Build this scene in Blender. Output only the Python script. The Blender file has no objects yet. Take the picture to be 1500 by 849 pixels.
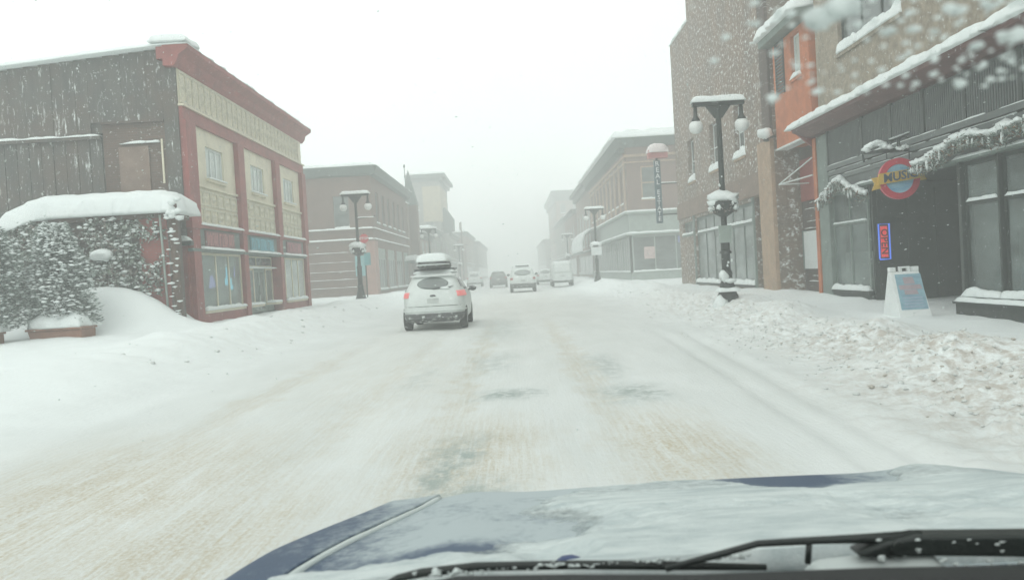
import bpy, bmesh, math, random
from math import sin, cos, pi, radians, exp
from mathutils import Vector, Matrix, noise
random.seed(7)
sc = bpy.context.scene
C = sc.collection
R = random.uniform

# ------------------------------------------------------------------ camera
cam_d = bpy.data.cameras.new('camera'); cam = bpy.data.objects.new('camera', cam_d); C.objects.link(cam)
cam_d.sensor_width = 36.0; cam_d.lens = 28.8; cam_d.clip_start = 0.05; cam_d.clip_end = 5000
F = 1200.0; ROLL = radians(3.3)
fw = Vector((3/F, 26.5/F, 1.0)).normalized()
z0 = Vector((-sin(ROLL), cos(ROLL), 0)); uz = (z0 - fw*z0.dot(fw)).normalized()
ux = uz.cross(fw)
if ux.x < 0: ux = -ux
cam.matrix_world = Matrix(((ux.x, ux.y, -ux.z, 0.0), (fw.x, fw.y, -fw.z, 0.0), (uz.x, uz.y, -uz.z, 1.55), (0, 0, 0, 1)))
cam_d.dof.use_dof = True; cam_d.dof.focus_distance = 22.0; cam_d.dof.aperture_fstop = 7.0
sc.camera = cam
# ------------------------------------------------------------------ world, sun, exposure
SUN_EL, SUN_ROT = radians(48), radians(200)
w = bpy.data.worlds.new('World'); sc.world = w; w.use_nodes = True
nt = w.node_tree; nt.nodes.clear()
sky = nt.nodes.new('ShaderNodeTexSky'); sky.sky_type = 'NISHITA'; sky.sun_disc = False
sky.sun_elevation = SUN_EL; sky.sun_rotation = SUN_ROT; sky.dust_density = 6; sky.air_density = 1.5
bw = nt.nodes.new('ShaderNodeRGBToBW'); nt.links.new(sky.outputs[0], bw.inputs[0])
mx = nt.nodes.new('ShaderNodeMix'); mx.data_type = 'RGBA'; mx.inputs[0].default_value = 0.88
nt.links.new(bw.outputs[0], mx.inputs[6]); mx.inputs[7].default_value = (12.7, 13.6, 13.3, 1)
bg = nt.nodes.new('ShaderNodeBackground'); bg.inputs[1].default_value = 0.1
out = nt.nodes.new('ShaderNodeOutputWorld')
nt.links.new(mx.outputs[2], bg.inputs[0]); nt.links.new(bg.outputs[0], out.inputs[0])
sun_d = bpy.data.lights.new('sun', 'SUN'); sun_d.energy = 0.5; sun_d.angle = radians(25); sun_d.color = (1, .98, .94)
sun = bpy.data.objects.new('sun', sun_d); C.objects.link(sun); sun.location = (0, 0, 60)
sdir = Vector((sin(SUN_ROT)*cos(SUN_EL), cos(SUN_ROT)*cos(SUN_EL), sin(SUN_EL)))
sun.rotation_euler = sdir.to_track_quat('Z', 'Y').to_euler()
sc.view_settings.view_transform = 'Standard'; sc.view_settings.look = 'None'
sc.view_settings.exposure = 0.0; sc.view_settings.gamma = 1.0; sc.view_settings.use_curve_mapping = False
sc.render.engine = 'CYCLES'
cy = sc.cycles
cy.use_denoising = True
cy.max_bounces = 8; cy.diffuse_bounces = 3; cy.glossy_bounces = 2; cy.transmission_bounces = 4
cy.volume_bounces = 6; cy.transparent_max_bounces = 8
cy.use_adaptive_sampling = True; cy.adaptive_threshold = 0.02
cy.caustics_reflective = False; cy.caustics_refractive = False

# ------------------------------------------------------------------ materials
def newmat(name):
    m = bpy.data.materials.new(name); m.use_nodes = True
    n = m.node_tree; b = n.nodes['Principled BSDF']; return m, n, b
def pos(n, sx=1, sy=1, sz=1):
    g = n.nodes.new('ShaderNodeNewGeometry'); mp = n.nodes.new('ShaderNodeMapping')
    mp.inputs['Scale'].default_value = (sx, sy, sz)
    n.links.new(g.outputs['Position'], mp.inputs['Vector']); return mp.outputs[0]
def ntex(n, vec, scale, detail=4, rough=.55):
    t = n.nodes.new('ShaderNodeTexNoise'); t.inputs['Scale'].default_value = scale
    t.inputs['Detail'].default_value = detail; t.inputs['Roughness'].default_value = rough
    n.links.new(vec, t.inputs['Vector']); return t.outputs['Fac']
def ramp(n, fac, stops):
    r = n.nodes.new('ShaderNodeValToRGB'); e = r.color_ramp.elements
    e[0].position, e[0].color = stops[0][0], stops[0][1]
    e[1].position, e[1].color = stops[1][0], stops[1][1]
    for p, c in stops[2:]:
        q = e.new(p); q.color = c
    n.links.new(fac, r.inputs[0]); return r.outputs[0]
def g4(v): return (v, v, v, 1)
def mix(n, fac, a, b):
    m = n.nodes.new('ShaderNodeMix'); m.data_type = 'RGBA'
    for s, v in ((0, fac), (6, a), (7, b)):
        if hasattr(v, 'links') or hasattr(v, 'is_output'): n.links.new(v, m.inputs[s])
        else: m.inputs[s].default_value = v if s == 0 else tuple(v[:3])+(1,)
    return m.outputs[2]
def math_(n, op, a, b=None, c=None):
    m = n.nodes.new('ShaderNodeMath'); m.operation = op; m.use_clamp = False
    for i, v in enumerate((a, b, c)):
        if v is None: continue
        if hasattr(v, 'is_output'): n.links.new(v, m.inputs[i])
        else: m.inputs[i].default_value = v
    return m.outputs[0]
def bump(n, b, h, strength=.3, dist=.02):
    u = n.nodes.new('ShaderNodeBump'); u.inputs['Strength'].default_value = strength
    u.inputs['Distance'].default_value = dist; n.links.new(h, u.inputs['Height']); n.links.new(u.outputs[0], b.inputs['Normal'])
SNOWC = (.76, .80, .785)
def dusting(n, col, amount, scale=(6, 6, 6), lo=.5):
    """wind-driven snow stuck to the surface in flecks"""
    if amount <= 0: return col
    f = ntex(n, pos(n, *scale), 1.0, 6, .7)
    k = ramp(n, f, [(lo + .16*(1-amount), g4(0)), (lo + .16*(1-amount) + .12, g4(1))])
    return mix(n, k, col, SNOWC)
def paint(name, c, var=.25, rough=.7, scale=3., dust=0., dscale=(6, 6, 6), metal=0., bmp=.15, dlo=.5):
    m, n, b = newmat(name)
    f = ntex(n, pos(n), scale, 5, .6)
    d = tuple(x*(1-var) for x in c); l = tuple(min(.9, x*(1+var)) for x in c)
    col = ramp(n, f, [(.3, d+(1,)), (.7, l+(1,))])
    col = dusting(n, col, dust, dscale, dlo)
    n.links.new(col, b.inputs['Base Color']); b.inputs['Roughness'].default_value = rough; b.inputs['Metallic'].default_value = metal
    if bmp: bump(n, b, ntex(n, pos(n), scale*8, 4), bmp, .01)
    return m
def brick(name, c1, c2, mortar, dust=.3, dscale=(7, 7, 12), bw_=.22, bh=.075, blot=None, dlo=.5):
    m, n, b = newmat(name)
    g = n.nodes.new('ShaderNodeNewGeometry'); s = n.nodes.new('ShaderNodeSeparateXYZ'); n.links.new(g.outputs['Position'], s.inputs[0])
    a = math_(n, 'ADD', s.outputs[0], s.outputs[1]); cb = n.nodes.new('ShaderNodeCombineXYZ')
    n.links.new(a, cb.inputs[0]); n.links.new(s.outputs[2], cb.inputs[1])
    t = n.nodes.new('ShaderNodeTexBrick'); n.links.new(cb.outputs[0], t.inputs['Vector'])
    t.inputs['Scale'].default_value = 1; t.inputs['Brick Width'].default_value = bw_; t.inputs['Row Height'].default_value = bh
    t.inputs['Mortar Size'].default_value = .008; t.inputs['Color1'].default_value = c1+(1,); t.inputs['Color2'].default_value = c2+(1,)
    t.inputs['Mortar'].default_value = mortar+(1,); t.inputs['Bias'].default_value = 0
    f = ntex(n, pos(n), .6, 5, .6)
    col = mix(n, ramp(n, f, [(.35, g4(0)), (.7, g4(.55))]), t.outputs[0], tuple(x*.55 for x in c1) if blot is None else blot)
    col = dusting(n, col, dust, dscale, dlo)
    n.links.new(col, b.inputs['Base Color']); b.inputs['Roughness'].default_value = .9
    bump(n, b, t.outputs['Fac'], -.4, .01)
    return m
def snowmat(name, c=SNOWC, sc_=9., bs=.35, bd=.03):
    m, n, b = newmat(name)
    f = ntex(n, pos(n), 1.3, 5, .6)
    col = ramp(n, f, [(.3, (c[0]*.94, c[1]*.95, c[2]*.96, 1)), (.7, tuple(c)+(1,))])
    n.links.new(col, b.inputs['Base Color']); b.inputs['Roughness'].default_value = .75
    b.inputs['Specular IOR Level'].default_value = .25
    bump(n, b, ntex(n, pos(n), sc_, 6, .6), bs, bd)
    return m
def emit(name, c, s):
    m, n, b = newmat(name); b.inputs['Base Color'].default_value = tuple(x*.5 for x in c)+(1,)
    b.inputs['Emission Color'].default_value = c+(1,); b.inputs['Emission Strength'].default_value = s; return m
def pane_mat(name, c, tr=0., rough=.12, var=.35):
    m, n, b = newmat(name)
    f = ntex(n, pos(n, .8, .8, 1.6), 1.1, 3)
    col = ramp(n, f, [(.35, tuple(x*(1-var) for x in c)+(1,)), (.65, tuple(x*(1+var) for x in c)+(1,))])
    n.links.new(col, b.inputs['Base Color']); b.inputs['Roughness'].default_value = rough
    b.inputs['Specular IOR Level'].default_value = .6
    if tr:
        t = n.nodes.new('ShaderNodeBsdfTransparent'); t.inputs[0].default_value = (.93, .97, .95, 1)
        x = n.nodes.new('ShaderNodeMixShader'); x.inputs[0].default_value = tr
        n.links.new(b.outputs[0], x.inputs[1]); n.links.new(t.outputs[0], x.inputs[2])
        n.links.new(x.outputs[0], n.nodes['Material Output'].inputs[0])
    return m
M = {}
M['snow'] = snowmat('fresh_snow')
M['snowfine'] = snowmat('wind_packed_snow', (.52, .565, .55), 30, .3, .008)
M['clod'] = None
M['redpaint'] = paint('red_painted_wood', (.25, .06, .052), .22, .6, 2, .22, (9, 9, 4))
M['dullred'] = paint('dull_red_fascia', (.115, .045, .042), .25, .6, 2, .25)
M['cream'] = paint('cream_pressed_metal', (.62, .575, .44), .12, .55, 2, .1, (8, 8, 5))
M['creampat'] = paint('cream_ornament', (.55, .52, .41), .25, .55, 9, .3, (14, 14, 10))
def siding():
    m, n, b = newmat('weathered_grey_siding')
    c1 = ramp(n, ntex(n, pos(n, 3, 3, .5), 1.2, 7, .65), [(.3, (.05, .052, .048, 1)), (.7, (.105, .10, .088, 1))])
    c2 = mix(n, ramp(n, ntex(n, pos(n, .7, .7, .8), 1, 5, .6), [(.45, g4(0)), (.65, g4(.7))]), c1, (.105, .075, .058))
    c3 = dusting(n, c2, .42, (8, 8, 1.3), .5); c4 = dusting(n, c3, .5, (11, 11, 7), .52)
    n.links.new(c4, b.inputs['Base Color']); b.inputs['Roughness'].default_value = .85; bump(n, b, ntex(n, pos(n, 20, 20, 2), 1, 5), .3, .01); return m
M['siding'] = siding()
M['brownwall'] = brick('old_brown_brick', (.14, .085, .065), (.10, .07, .055), (.14, .12, .1), .35, (6, 6, 9))
M['greytrim'] = paint('grey_green_trim', (.12, .15, .14), .25, .6, 3, .2, (9, 9, 5))
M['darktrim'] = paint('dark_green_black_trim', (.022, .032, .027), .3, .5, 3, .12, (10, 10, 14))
M['redbrick'] = brick('red_brown_brick', (.165, .09, .066), (.125, .07, .052), (.17, .13, .11), .22, (5, 5, 12))
M['brickC'] = brick('weathered_red_brick', (.20, .105, .08), (.16, .09, .068), (.25, .2, .17), .15, (5, 5, 10))
M['brickB'] = brick('speckled_brown_brick', (.20, .15, .12), (.14, .11, .09), (.19, .165, .14), .7, (5, 5, 6), blot=(.27, .165, .10), dlo=.48)
M['tanwall'] = paint('tan_rough_render', (.27, .225, .17), .3, .9, 5, .45, (9, 9, 9), bmp=.6)
M['sandstone'] = paint('tan_sandstone', (.36, .25, .17), .2, .85, 2.5, .3, (9, 9, 5), bmp=.4)
M['orange'] = paint('orange_stucco', (.43, .13, .05), .18, .85, 3, .12, (8, 8, 8), bmp=.35)
M['darkbrick'] = brick('dark_brown_brick', (.11, .075, .06), (.08, .058, .05), (.11, .09, .08), .3, (1.2, 1.2, 26))
M['corr'] = paint('grey_ribbed_metal', (.105, .12, .115), .18, .5, 2, .25, (3, 9, 7), dlo=.53)
M['greypillar'] = paint('grey_green_pillar_paint', (.17, .21, .19), .2, .7, 3, .25, (8, 8, 6))
M['cornice'] = paint('dark_green_cornice_paint', (.07, .10, .09), .2, .6, 3, .2, (6, 6, 6))
M['palecornice'] = paint('pale_green_grey_trim', (.26, .31, .28), .15, .6, 3, .15)
M['yellow'] = paint('ochre_render', (.34, .29, .20), .15, .8, 2, .1)
M['greywall'] = paint('grey_render', (.20, .20, .18), .2, .8, 2, .2)
M['brownr'] = paint('brown_render', (.20, .14, .11), .2, .8, 2, .2)
M['glass'] = pane_mat('grey_window_glass', (.10, .12, .115)); M['glassB'] = pane_mat('light_grey_window_glass', (.22, .25, .24))
M['glasslight'] = pane_mat('curtained_window_glass', (.46, .51, .48), 0, .2, .15)
M['shopglass'] = pane_mat('shop_window_glass', (.26, .30, .29), .6, .08)
M['shade'] = paint('pale_window_blind', (.33, .37, .36), .1, .8, 1)
M['iron'] = paint('black_green_cast_iron', (.018, .025, .022), .3, .45, 6, .22, (22, 22, 22), dlo=.52)
M['globe'] = paint('milky_lamp_glass', (.70, .72, .70), .03, .3, 3, bmp=0)
M['wood'] = paint('dark_weathered_post', (.09, .055, .04), .35, .85, 4, .3, (14, 14, 9))
M['terracotta'] = paint('brown_planter', (.24, .12, .08), .15, .8, 3, .1)
M['blind'] = paint('white_board', (.62, .66, .65), .06, .6, 3, .1)
M['white_plastic'] = paint('white_plastic', (.74, .77, .76), .05, .45, 4, bmp=0)
M['mistplate'] = paint('snowy_plate', (.42, .45, .43), .15, .6, 8)
M['palewin'] = pane_mat('pale_shop_glass', (.36, .41, .385), .5, .1, .2)
M['concrete'] = paint('dark_base_stone', (.05, .058, .053), .3, .9, 4, .18, (8, 8, 12))
def flat(name, c, r=.5, metal=0.):
    m, n, b = newmat(name); b.inputs['Base Color'].default_value = c+(1,); b.inputs['Roughness'].default_value = r; b.inputs['Metallic'].default_value = metal
    f = ntex(n, pos(n), 7, 4); col = ramp(n, f, [(.3, tuple(x*.86 for x in c)+(1,)), (.7, tuple(min(.9, x*1.1) for x in c)+(1,))])
    n.links.new(col, b.inputs['Base Color']); return m

# ------------------------------------------------------------------ object helpers
ORG = {}
def tag(o, label=None, cat=None, group=None, kind=None):
    if label: o['label'] = label
    if cat: o['category'] = cat
    if group: o['group'] = group
    if kind: o['kind'] = kind
    return o
def thing(name, loc, label, cat, group=None):
    o = bpy.data.objects.new(name, None); o.empty_display_size = .3; C.objects.link(o)
    o.location = loc; ORG[o.name] = Vector(loc); return tag(o, label, cat, group)
class MB:
    def __init__(s): s.v = []; s.f = []; s.mi = []
    def add(s, vs, fs, mi=0):
        k = len(s.v); s.v += [tuple(v) for v in vs]; s.f += [tuple(i+k for i in f) for f in fs]; s.mi += [mi]*len(fs); return s
    def box(s, x0, x1, y0, y1, z0, z1, mi=0):
        x0, x1 = min(x0, x1), max(x0, x1); y0, y1 = min(y0, y1), max(y0, y1); z0, z1 = min(z0, z1), max(z0, z1)
        return s.add([(x0,y0,z0),(x1,y0,z0),(x1,y1,z0),(x0,y1,z0),(x0,y0,z1),(x1,y0,z1),(x1,y1,z1),(x0,y1,z1)],
              [(0,3,2,1),(4,5,6,7),(0,1,5,4),(1,2,6,5),(2,3,7,6),(3,0,4,7)], mi)
    def tube(s, pts, r, n=8, mi=0, caps=True):
        pts = [Vector(p) for p in pts]; rs = r if isinstance(r, (list, tuple)) else [r]*len(pts)
        vs = []; fs = []; up = Vector((0, 0, 1)); prev = None
        for i, p in enumerate(pts):
            t = (pts[min(i+1, len(pts)-1)] - pts[max(i-1, 0)]).normalized()
            a = prev if prev is not None else (up if abs(t.z) < .9 else Vector((1, 0, 0)))
            b = t.cross(a).normalized(); a = b.cross(t).normalized(); prev = a
            for k in range(n):
                q = 2*pi*k/n; vs.append(p + (a*cos(q) + b*sin(q))*rs[i])
        for i in range(len(pts)-1):
            for k in range(n): fs.append((i*n+k, i*n+(k+1) % n, (i+1)*n+(k+1) % n, (i+1)*n+k))
        if caps: fs.append(tuple(range(n))[::-1]); fs.append(tuple((len(pts)-1)*n+k for k in range(n)))
        return s.add(vs, fs, mi)
    def lathe(s, c, prof, n=16, mi=0):
        vs = []; fs = []
        for r, z in prof:
            for k in range(n): q = 2*pi*k/n; vs.append((c[0]+r*cos(q), c[1]+r*sin(q), c[2]+z))
        for i in range(len(prof)-1):
            for k in range(n): fs.append((i*n+k, i*n+(k+1) % n, (i+1)*n+(k+1) % n, (i+1)*n+k))
        fs.append(tuple(range(n))[::-1]); fs.append(tuple((len(prof)-1)*n+k for k in range(n)))
        return s.add(vs, fs, mi)
    def prism(s, poly, d, mi=0):
        """poly: list of 3-D points, extruded by vector d"""
        n = len(poly); d = Vector(d); vs = [Vector(p) for p in poly] + [Vector(p)+d for p in poly]
        fs = [tuple(range(n))[::-1], tuple(range(n, 2*n))] + [(k, (k+1) % n, n+(k+1) % n, n+k) for k in range(n)]
        return s.add(vs, fs, mi)
    def blob(s, c, r, sz=(1, 1, 1), rough=.25, sub=1, mi=0, seed=None):
        vs, fs = ICO[sub]; o = Vector((R(0, 99), R(0, 99), R(0, 99)))
        out = []
        for v in vs:
            k = r*(1 + rough*noise.noise(v*1.6+o)*2)
            out.append((c[0]+v.x*k*sz[0], c[1]+v.y*k*sz[1], c[2]+v.z*k*sz[2]))
        return s.add(out, fs, mi)
    def mound(s, x0, x1, y0, y1, z, h, res=.12, wav=.35, mi=0, over=.03):
        """a rounded layer of lying snow"""
        x0, x1 = min(x0, x1)-over, max(x0, x1)+over; y0, y1 = min(y0, y1)-over, max(y0, y1)+over
        nx = max(5, min(60, int((x1-x0)/res))); ny = max(5, min(90, int((y1-y0)/res))); o = Vector((R(0, 99), R(0, 99), R(0, 99)))
        zf = z if callable(z) else (lambda x, y: z)
        rx = min(h, (x1-x0)*.45); ry = min(h, (y1-y0)*.45)
        vs = []; fs = []
        for i in range(nx+1):
            a = i/nx; a = .5-.5*cos(pi*a) if nx < 14 else a
            for j in range(ny+1):
                b = j/ny; b = .5-.5*cos(pi*b) if ny < 14 else b
                x = x0+(x1-x0)*a; y = y0+(y1-y0)*b
                ex = min(1, min(x-x0, x1-x)/rx); ey = min(1, min(y-y0, y1-y)/ry)
                pr = math.sqrt(max(0, 1-(1-ex)**2))*math.sqrt(max(0, 1-(1-ey)**2))
                nz = noise.noise(Vector((x*1.7, y*1.7, 0))+o)*.6+noise.noise(Vector((x*5, y*5, 3))+o)*.4+abs(noise.noise(Vector((x*2.9, y*2.9, 6))+o))*.5-.1
                edge = (1-min(ex, ey))
                wob = (noise.noise(Vector((x*4, y*4, 9))+o)*.35+noise.noise(Vector((x*11, y*11, 9))+o)*.2)*h*edge
                vs.append((x+wob, y+wob*.5, zf(x, y)+h*(.12+.88*pr)*(1+wav*nz)))
        for i in range(nx):
            for j in range(ny):
                q = i*(ny+1)+j; fs.append((q, q+ny+1, q+ny+2, q+1))
        k = len(vs); rim = [(i, 0) for i in range(nx+1)]+[(nx, j) for j in range(1, ny+1)]+[(i, ny) for i in range(nx-1, -1, -1)]+[(0, j) for j in range(ny-1, 0, -1)]
        for (i, j) in rim:
            q = vs[i*(ny+1)+j]; vs.append((q[0], q[1], zf(q[0], q[1])-.004))
        L = len(rim)
        for m in range(L):
            a = rim[m][0]*(ny+1)+rim[m][1]; b = rim[(m+1) % L][0]*(ny+1)+rim[(m+1) % L][1]
            fs.append((a, k+m, k+(m+1) % L, b))
        fs.append(tuple(k+m for m in range(L)))
        return s.add(vs, fs, mi)
    def build(s, name, mat, parent=None, smooth=False, bev=0., origin=None):
        o0 = ORG.get(parent.name, Vector((0, 0, 0))) if parent is not None else Vector(origin or (0, 0, 0))
        me = bpy.data.meshes.new(name)
        me.from_pydata([(v[0]-o0.x, v[1]-o0.y, v[2]-o0.z) for v in s.v], [], s.f)
        mats = mat if isinstance(mat, (list, tuple)) else ([mat] if mat else [])
        for m in mats: me.materials.append(m)
        if len(mats) > 1: me.polygons.foreach_set('material_index', s.mi)
        if smooth: me.polygons.foreach_set('use_smooth', [True]*len(me.polygons))
        me.update()
        bm = bmesh.new(); bm.from_mesh(me); bmesh.ops.recalc_face_normals(bm, faces=bm.faces); bm.to_mesh(me); bm.free()
        o = bpy.data.objects.new(name, me); C.objects.link(o)
        if parent is not None: o.parent = parent
        else: o.location = o0
        ORG[o.name] = o0
        if bev:
            b = o.modifiers.new('b', 'BEVEL'); b.width = bev; b.segments = 2; b.limit_method = 'ANGLE'
        return o
def ico(sub):
    bm = bmesh.new(); bmesh.ops.create_icosphere(bm, subdivisions=sub, radius=1)
    bm.verts.ensure_lookup_table(); r = ([v.co.copy() for v in bm.verts], [tuple(v.index for v in f.verts) for f in bm.faces]); bm.free(); return r
ICO = {i: ico(i) for i in (1, 2, 3)}
def B(name, mat, parent, *boxes, **k):
    m = MB()
    for b in boxes: m.box(*b)
    return m.build(name, mat, parent, **k)
def copy_tree(o, delta, parent=None):
    c = o.copy(); C.objects.link(c)
    if parent is None: c.location = Vector(o.location)+Vector(delta)
    else: c.parent = parent
    ORG[c.name] = ORG[o.name]+Vector(delta)
    for ch in list(o.children): copy_tree(ch, delta, c)
    return c
def text_mesh(s, size, depth=.01, bold=.0):
    cu = bpy.data.curves.new('lettering', 'FONT'); cu.body = s; cu.size = size; cu.extrude = depth; cu.align_x = 'CENTER'; cu.align_y = 'CENTER'; cu.offset = bold; cu.resolution_u = 2
    o = bpy.data.objects.new('lettering', cu); C.objects.link(o)
    bpy.context.view_layer.update()
    me = bpy.data.meshes.new_from_object(o.evaluated_get(bpy.context.evaluated_depsgraph_get()))
    bpy.data.objects.remove(o); return me
def lettering(s, size, centre, mat, parent, rotz=0., roll=0., sx=1., depth=.008, bold=.0):
    """text standing upright, facing -Y turned by rotz"""
    me = text_mesh(s, size, depth, bold)
    mt = Matrix.Translation(Vector(centre)-ORG[parent.name]) @ Matrix.Rotation(rotz, 4, 'Z') @ Matrix.Rotation(pi/2, 4, 'X') @ Matrix.Rotation(roll, 4, 'Z') @ Matrix.Diagonal((sx, 1, 1, 1))
    me.transform(mt); me.materials.clear(); me.materials.append(mat)
    o = bpy.data.objects.new('lettering', me); C.objects.link(o); o.parent = parent; ORG[o.name] = ORG[parent.name]; return o

# facade frames: a = along the wall, p = out of the wall towards the viewer, z = up
class Fac:
    def __init__(s, kind, at): s.k = kind; s.at = at      # 'L' x=at+p,y=a ; 'R' x=at-p,y=a ; 'F' y=at-p,x=a
    def bb(s, a0, a1, p0, p1, z0, z1):
        if s.k == 'L': return (s.at+p0, s.at+p1, a0, a1, z0, z1)
        if s.k == 'R': return (s.at-p0, s.at-p1, a0, a1, z0, z1)
        return (a0, a1, s.at-p0, s.at-p1, z0, z1)
    def pt(s, a, p, z):
        if s.k == 'L': return (s.at+p, a, z)
        if s.k == 'R': return (s.at-p, a, z)
        return (a, s.at-p, z)
def fbox(m, f, *b): m.box(*f.bb(*b)); return m
def fsnow(m, f, a0, a1, p0, p1, z, h, **k):
    b = f.bb(a0, a1, p0, p1, 0, 1); m.mound(min(b[0], b[1]), max(b[0], b[1]), min(b[2], b[3]), max(b[2], b[3]), z, h, **k); return m
def wall(m, f, a0, a1, z0, z1, p0, p1, holes=()):
    az = sorted({a0, a1} | {h[0] for h in holes} | {h[1] for h in holes})
    for i in range(len(az)-1):
        c = (az[i]+az[i+1])/2
        if c < a0 or c > a1: continue
        hs = sorted([(h[2], h[3]) for h in holes if h[0] <= c <= h[1]]); z = z0
        for h0, h1 in hs:
            if h0 > z: fbox(m, f, az[i], az[i+1], p0, p1, z, h0)
            z = h1
        if z < z1: fbox(m, f, az[i], az[i+1], p0, p1, z, z1)
    return m
def window(par, f, a0, a1, z0, z1, rec=.14, cols=1, rows=1, fr=.07, mf=None, mg=None, sill=True, snow=.0, midz=None, sillmat=None, barsnow=0.):
    """window > pane, sill, sill_snow; frame members butt end to end"""
    mf = mf or M['greytrim']; mg = mg or M['glass']
    m = MB(); d = rec
    fbox(m, f, a0, a0+fr, -d-.06, -d, z0, z1); fbox(m, f, a1-fr, a1, -d-.06, -d, z0, z1)
    fbox(m, f, a0+fr, a1-fr, -d-.06, -d, z0, z0+fr); fbox(m, f, a0+fr, a1-fr, -d-.06, -d, z1-fr, z1)
    A0, A1, Z0, Z1 = a0+fr, a1-fr, z0+fr, z1-fr
    zs = [Z0] + ([midz] if midz else [Z0+(Z1-Z0)*i/rows for i in range(1, rows)]) + [Z1]
    as_ = [A0+(A1-A0)*i/cols for i in range(cols+1)]
    for a in as_[1:-1]: fbox(m, f, a-fr*.4, a+fr*.4, -d-.057, -d+.004, Z0, Z1)
    for z in zs[1:-1]: fbox(m, f, A0, A1, -d-.054, -d+.008, z-fr*.4, z+fr*.4)
    w_ = m.build('window', mf, par)
    for i in range(len(as_)-1):
        for j in range(len(zs)-1):
            fbox(MB(), f, as_[i], as_[i+1], -d-.04, -d-.03, zs[j], zs[j+1]).build('pane', mg[j] if isinstance(mg, list) else mg, w_)
    if sill: fbox(MB(), f, a0-.06, a1+.06, -d-.03, .07, z0-.1, z0-.004).build('sill', sillmat or mf, w_)
    if snow: fsnow(MB(), f, a0-.02, a1+.02, -d+.02, .08, z0, snow, res=.07, wav=.6).build('sill_snow', M['snow'], w_, smooth=True)
    if barsnow and midz: fsnow(MB(), f, A0, A1, -d+.0, -d+.05, midz+fr*.4, barsnow, res=.08, over=.0).build('bar_snow', M['snow'], w_, smooth=True)
    return w_
def shellbox(par, mat, x0, x1, y0, y1, z0, z1): return B('core', mat, par, (x0, x1, y0, y1, z0, z1))
def cornice(name, par, f, a0, a1, prof, mat, ret0=0):
    """prof: list of (p, z) closed polygon in wall section, swept along a"""
    m = MB(); m.prism([f.pt(a0, p, z) for p, z in prof], Vector(f.pt(a1, 0, 0))-Vector(f.pt(a0, 0, 0))); return m.build(name, mat, par)

# ------------------------------------------------------------------ ground
def sm(a, b, x):
    t = max(0., min(1., (x-a)/(b-a))); return t*t*(3-2*t)
def N(x, y, z=0.): return noise.noise(Vector((x, y, z)))
def chunk(x, y):
    a = noise.voronoi(Vector((x*3.4+N(x*2, y*2)*.5, y*2.9, 0)))[0]; b_ = noise.voronoi(Vector((x*8.5, y*7, 5)))[0]
    return .14*max(0, a[1]-a[0])*(.35+N(x*1.9, y*1.6, 33)+.3) + .05*max(0, b_[1]-b_[0])
def gh(x, y):
    """height of the snow surface"""
    h = .0
    far = min(1, 25/max(25., y))
    if x < 0:
        h += .33*sm(-5.6, -8.2, x)*sm(6, 16, y) + .12*sm(-5., -7.6, x)
        h += .26*exp(-((x+7.4)/.9)**2)*(.7+N(y*.35, 3.1)+.8*abs(N(y*1.1, x*.8)))*sm(10, 20, y)
    else:
        r = sm(15, 27, y)
        h += (.03+.22*r)*sm(4.6, 7.0, x)
        c = 6.4 - 1.3*sm(16, 8, y)
        h += (.30+.06*r)*exp(-((x-c)/1.0)**2)*(.75+.9*N(y*.55, x*.5, 7))
        h += .10*exp(-((x-9.9)/.5)**2)*r*(.6+N(y*.8, 1.2))
        if y < 15: h += .45*exp(-((x-6.2)/1.0)**2-((y-7.2)/2.2)**2)
    road = sm(6.4, 4.6, abs(x))
    # left lot: deep drifts before the ivy wall
    h += 1.15*exp(-((x+12.3)/1.6)**2-((y-23.6)/.85)**2) + .62*exp(-((x+10.7)/1.2)**2-((y-23.7)/.9)**2)
    h += .75*exp(-((x+15.4)/2.2)**2-((y-23.4)/1.2)**2)
    h += .55*exp(-((x+10.75)/.55)**2-((y-25.7)/.55)**2)
    h += .10*exp(-((x+11.9)/1.6)**2-((y-21)/.8)**2)
    # relief
    h += road*far*(.012*N(x*3.1, y*.35, 5) + .014*N(x*.8, y*.5, 2) + .006*N(x*9, y*1.1, 1))
    off = 1-road
    if x < -8.5: h += .05*N(x*1.4, y*1.8, 21)+.03*abs(N(x*3, y*2.2, 25))
    h += off*(.05*N(x*.7, y*.5, 11) + .022*N(x*2.1, y*1.7, 8)+.008*N(x*6, y*5, 8))
    if x > 3.0 and y < 70:
        k = exp(-((x-5.4+1.0*sm(12, 6, y))/(1.15+.2*sm(12, 6, y)))**2)
        h += k*(1.0 if y < 32 else .5)*chunk(x, y)
        h += k*(.06*abs(N(x*2.6, y*2.2, 4))+.07*abs(N(x*6, y*5, 14)) + .03*N(x*13, y*11, 3))
    if -9 < x < -4.5 and y > 12: h += .035*abs(N(x*3.5, y*2.4, 6))*exp(-((x+6.6)/1.2)**2)
    # ruts
    if x > 0 and y < 22:
        for c0, sl in ((2.55, .055), (2.95, .062)):
            h -= .045*exp(-((x-c0-sl*(y-6))/.09)**2)*sm(22, 12, y)
        h += .015*exp(-((x-3.2-.06*(y-6))/.12)**2)*sm(22, 12, y)
    for c0 in (-.75, .9, -3.5, -1.9): h -= .028*exp(-((x-c0)/.28)**2)*sm(60, 10, y)
    return h
m, n, b = newmat('packed_street_snow')
P = n.nodes.new('ShaderNodeNewGeometry'); S3 = n.nodes.new('ShaderNodeSeparateXYZ'); n.links.new(P.outputs['Position'], S3.inputs[0])
X_, Y_ = S3.outputs[0], S3.outputs[1]
XW = math_(n, 'ADD', X_, math_(n, 'MULTIPLY', math_(n, 'SUBTRACT', ntex(n, pos(n, 1, 1, 1), 1.1, 5, .65), .5), 1.0))
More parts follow.
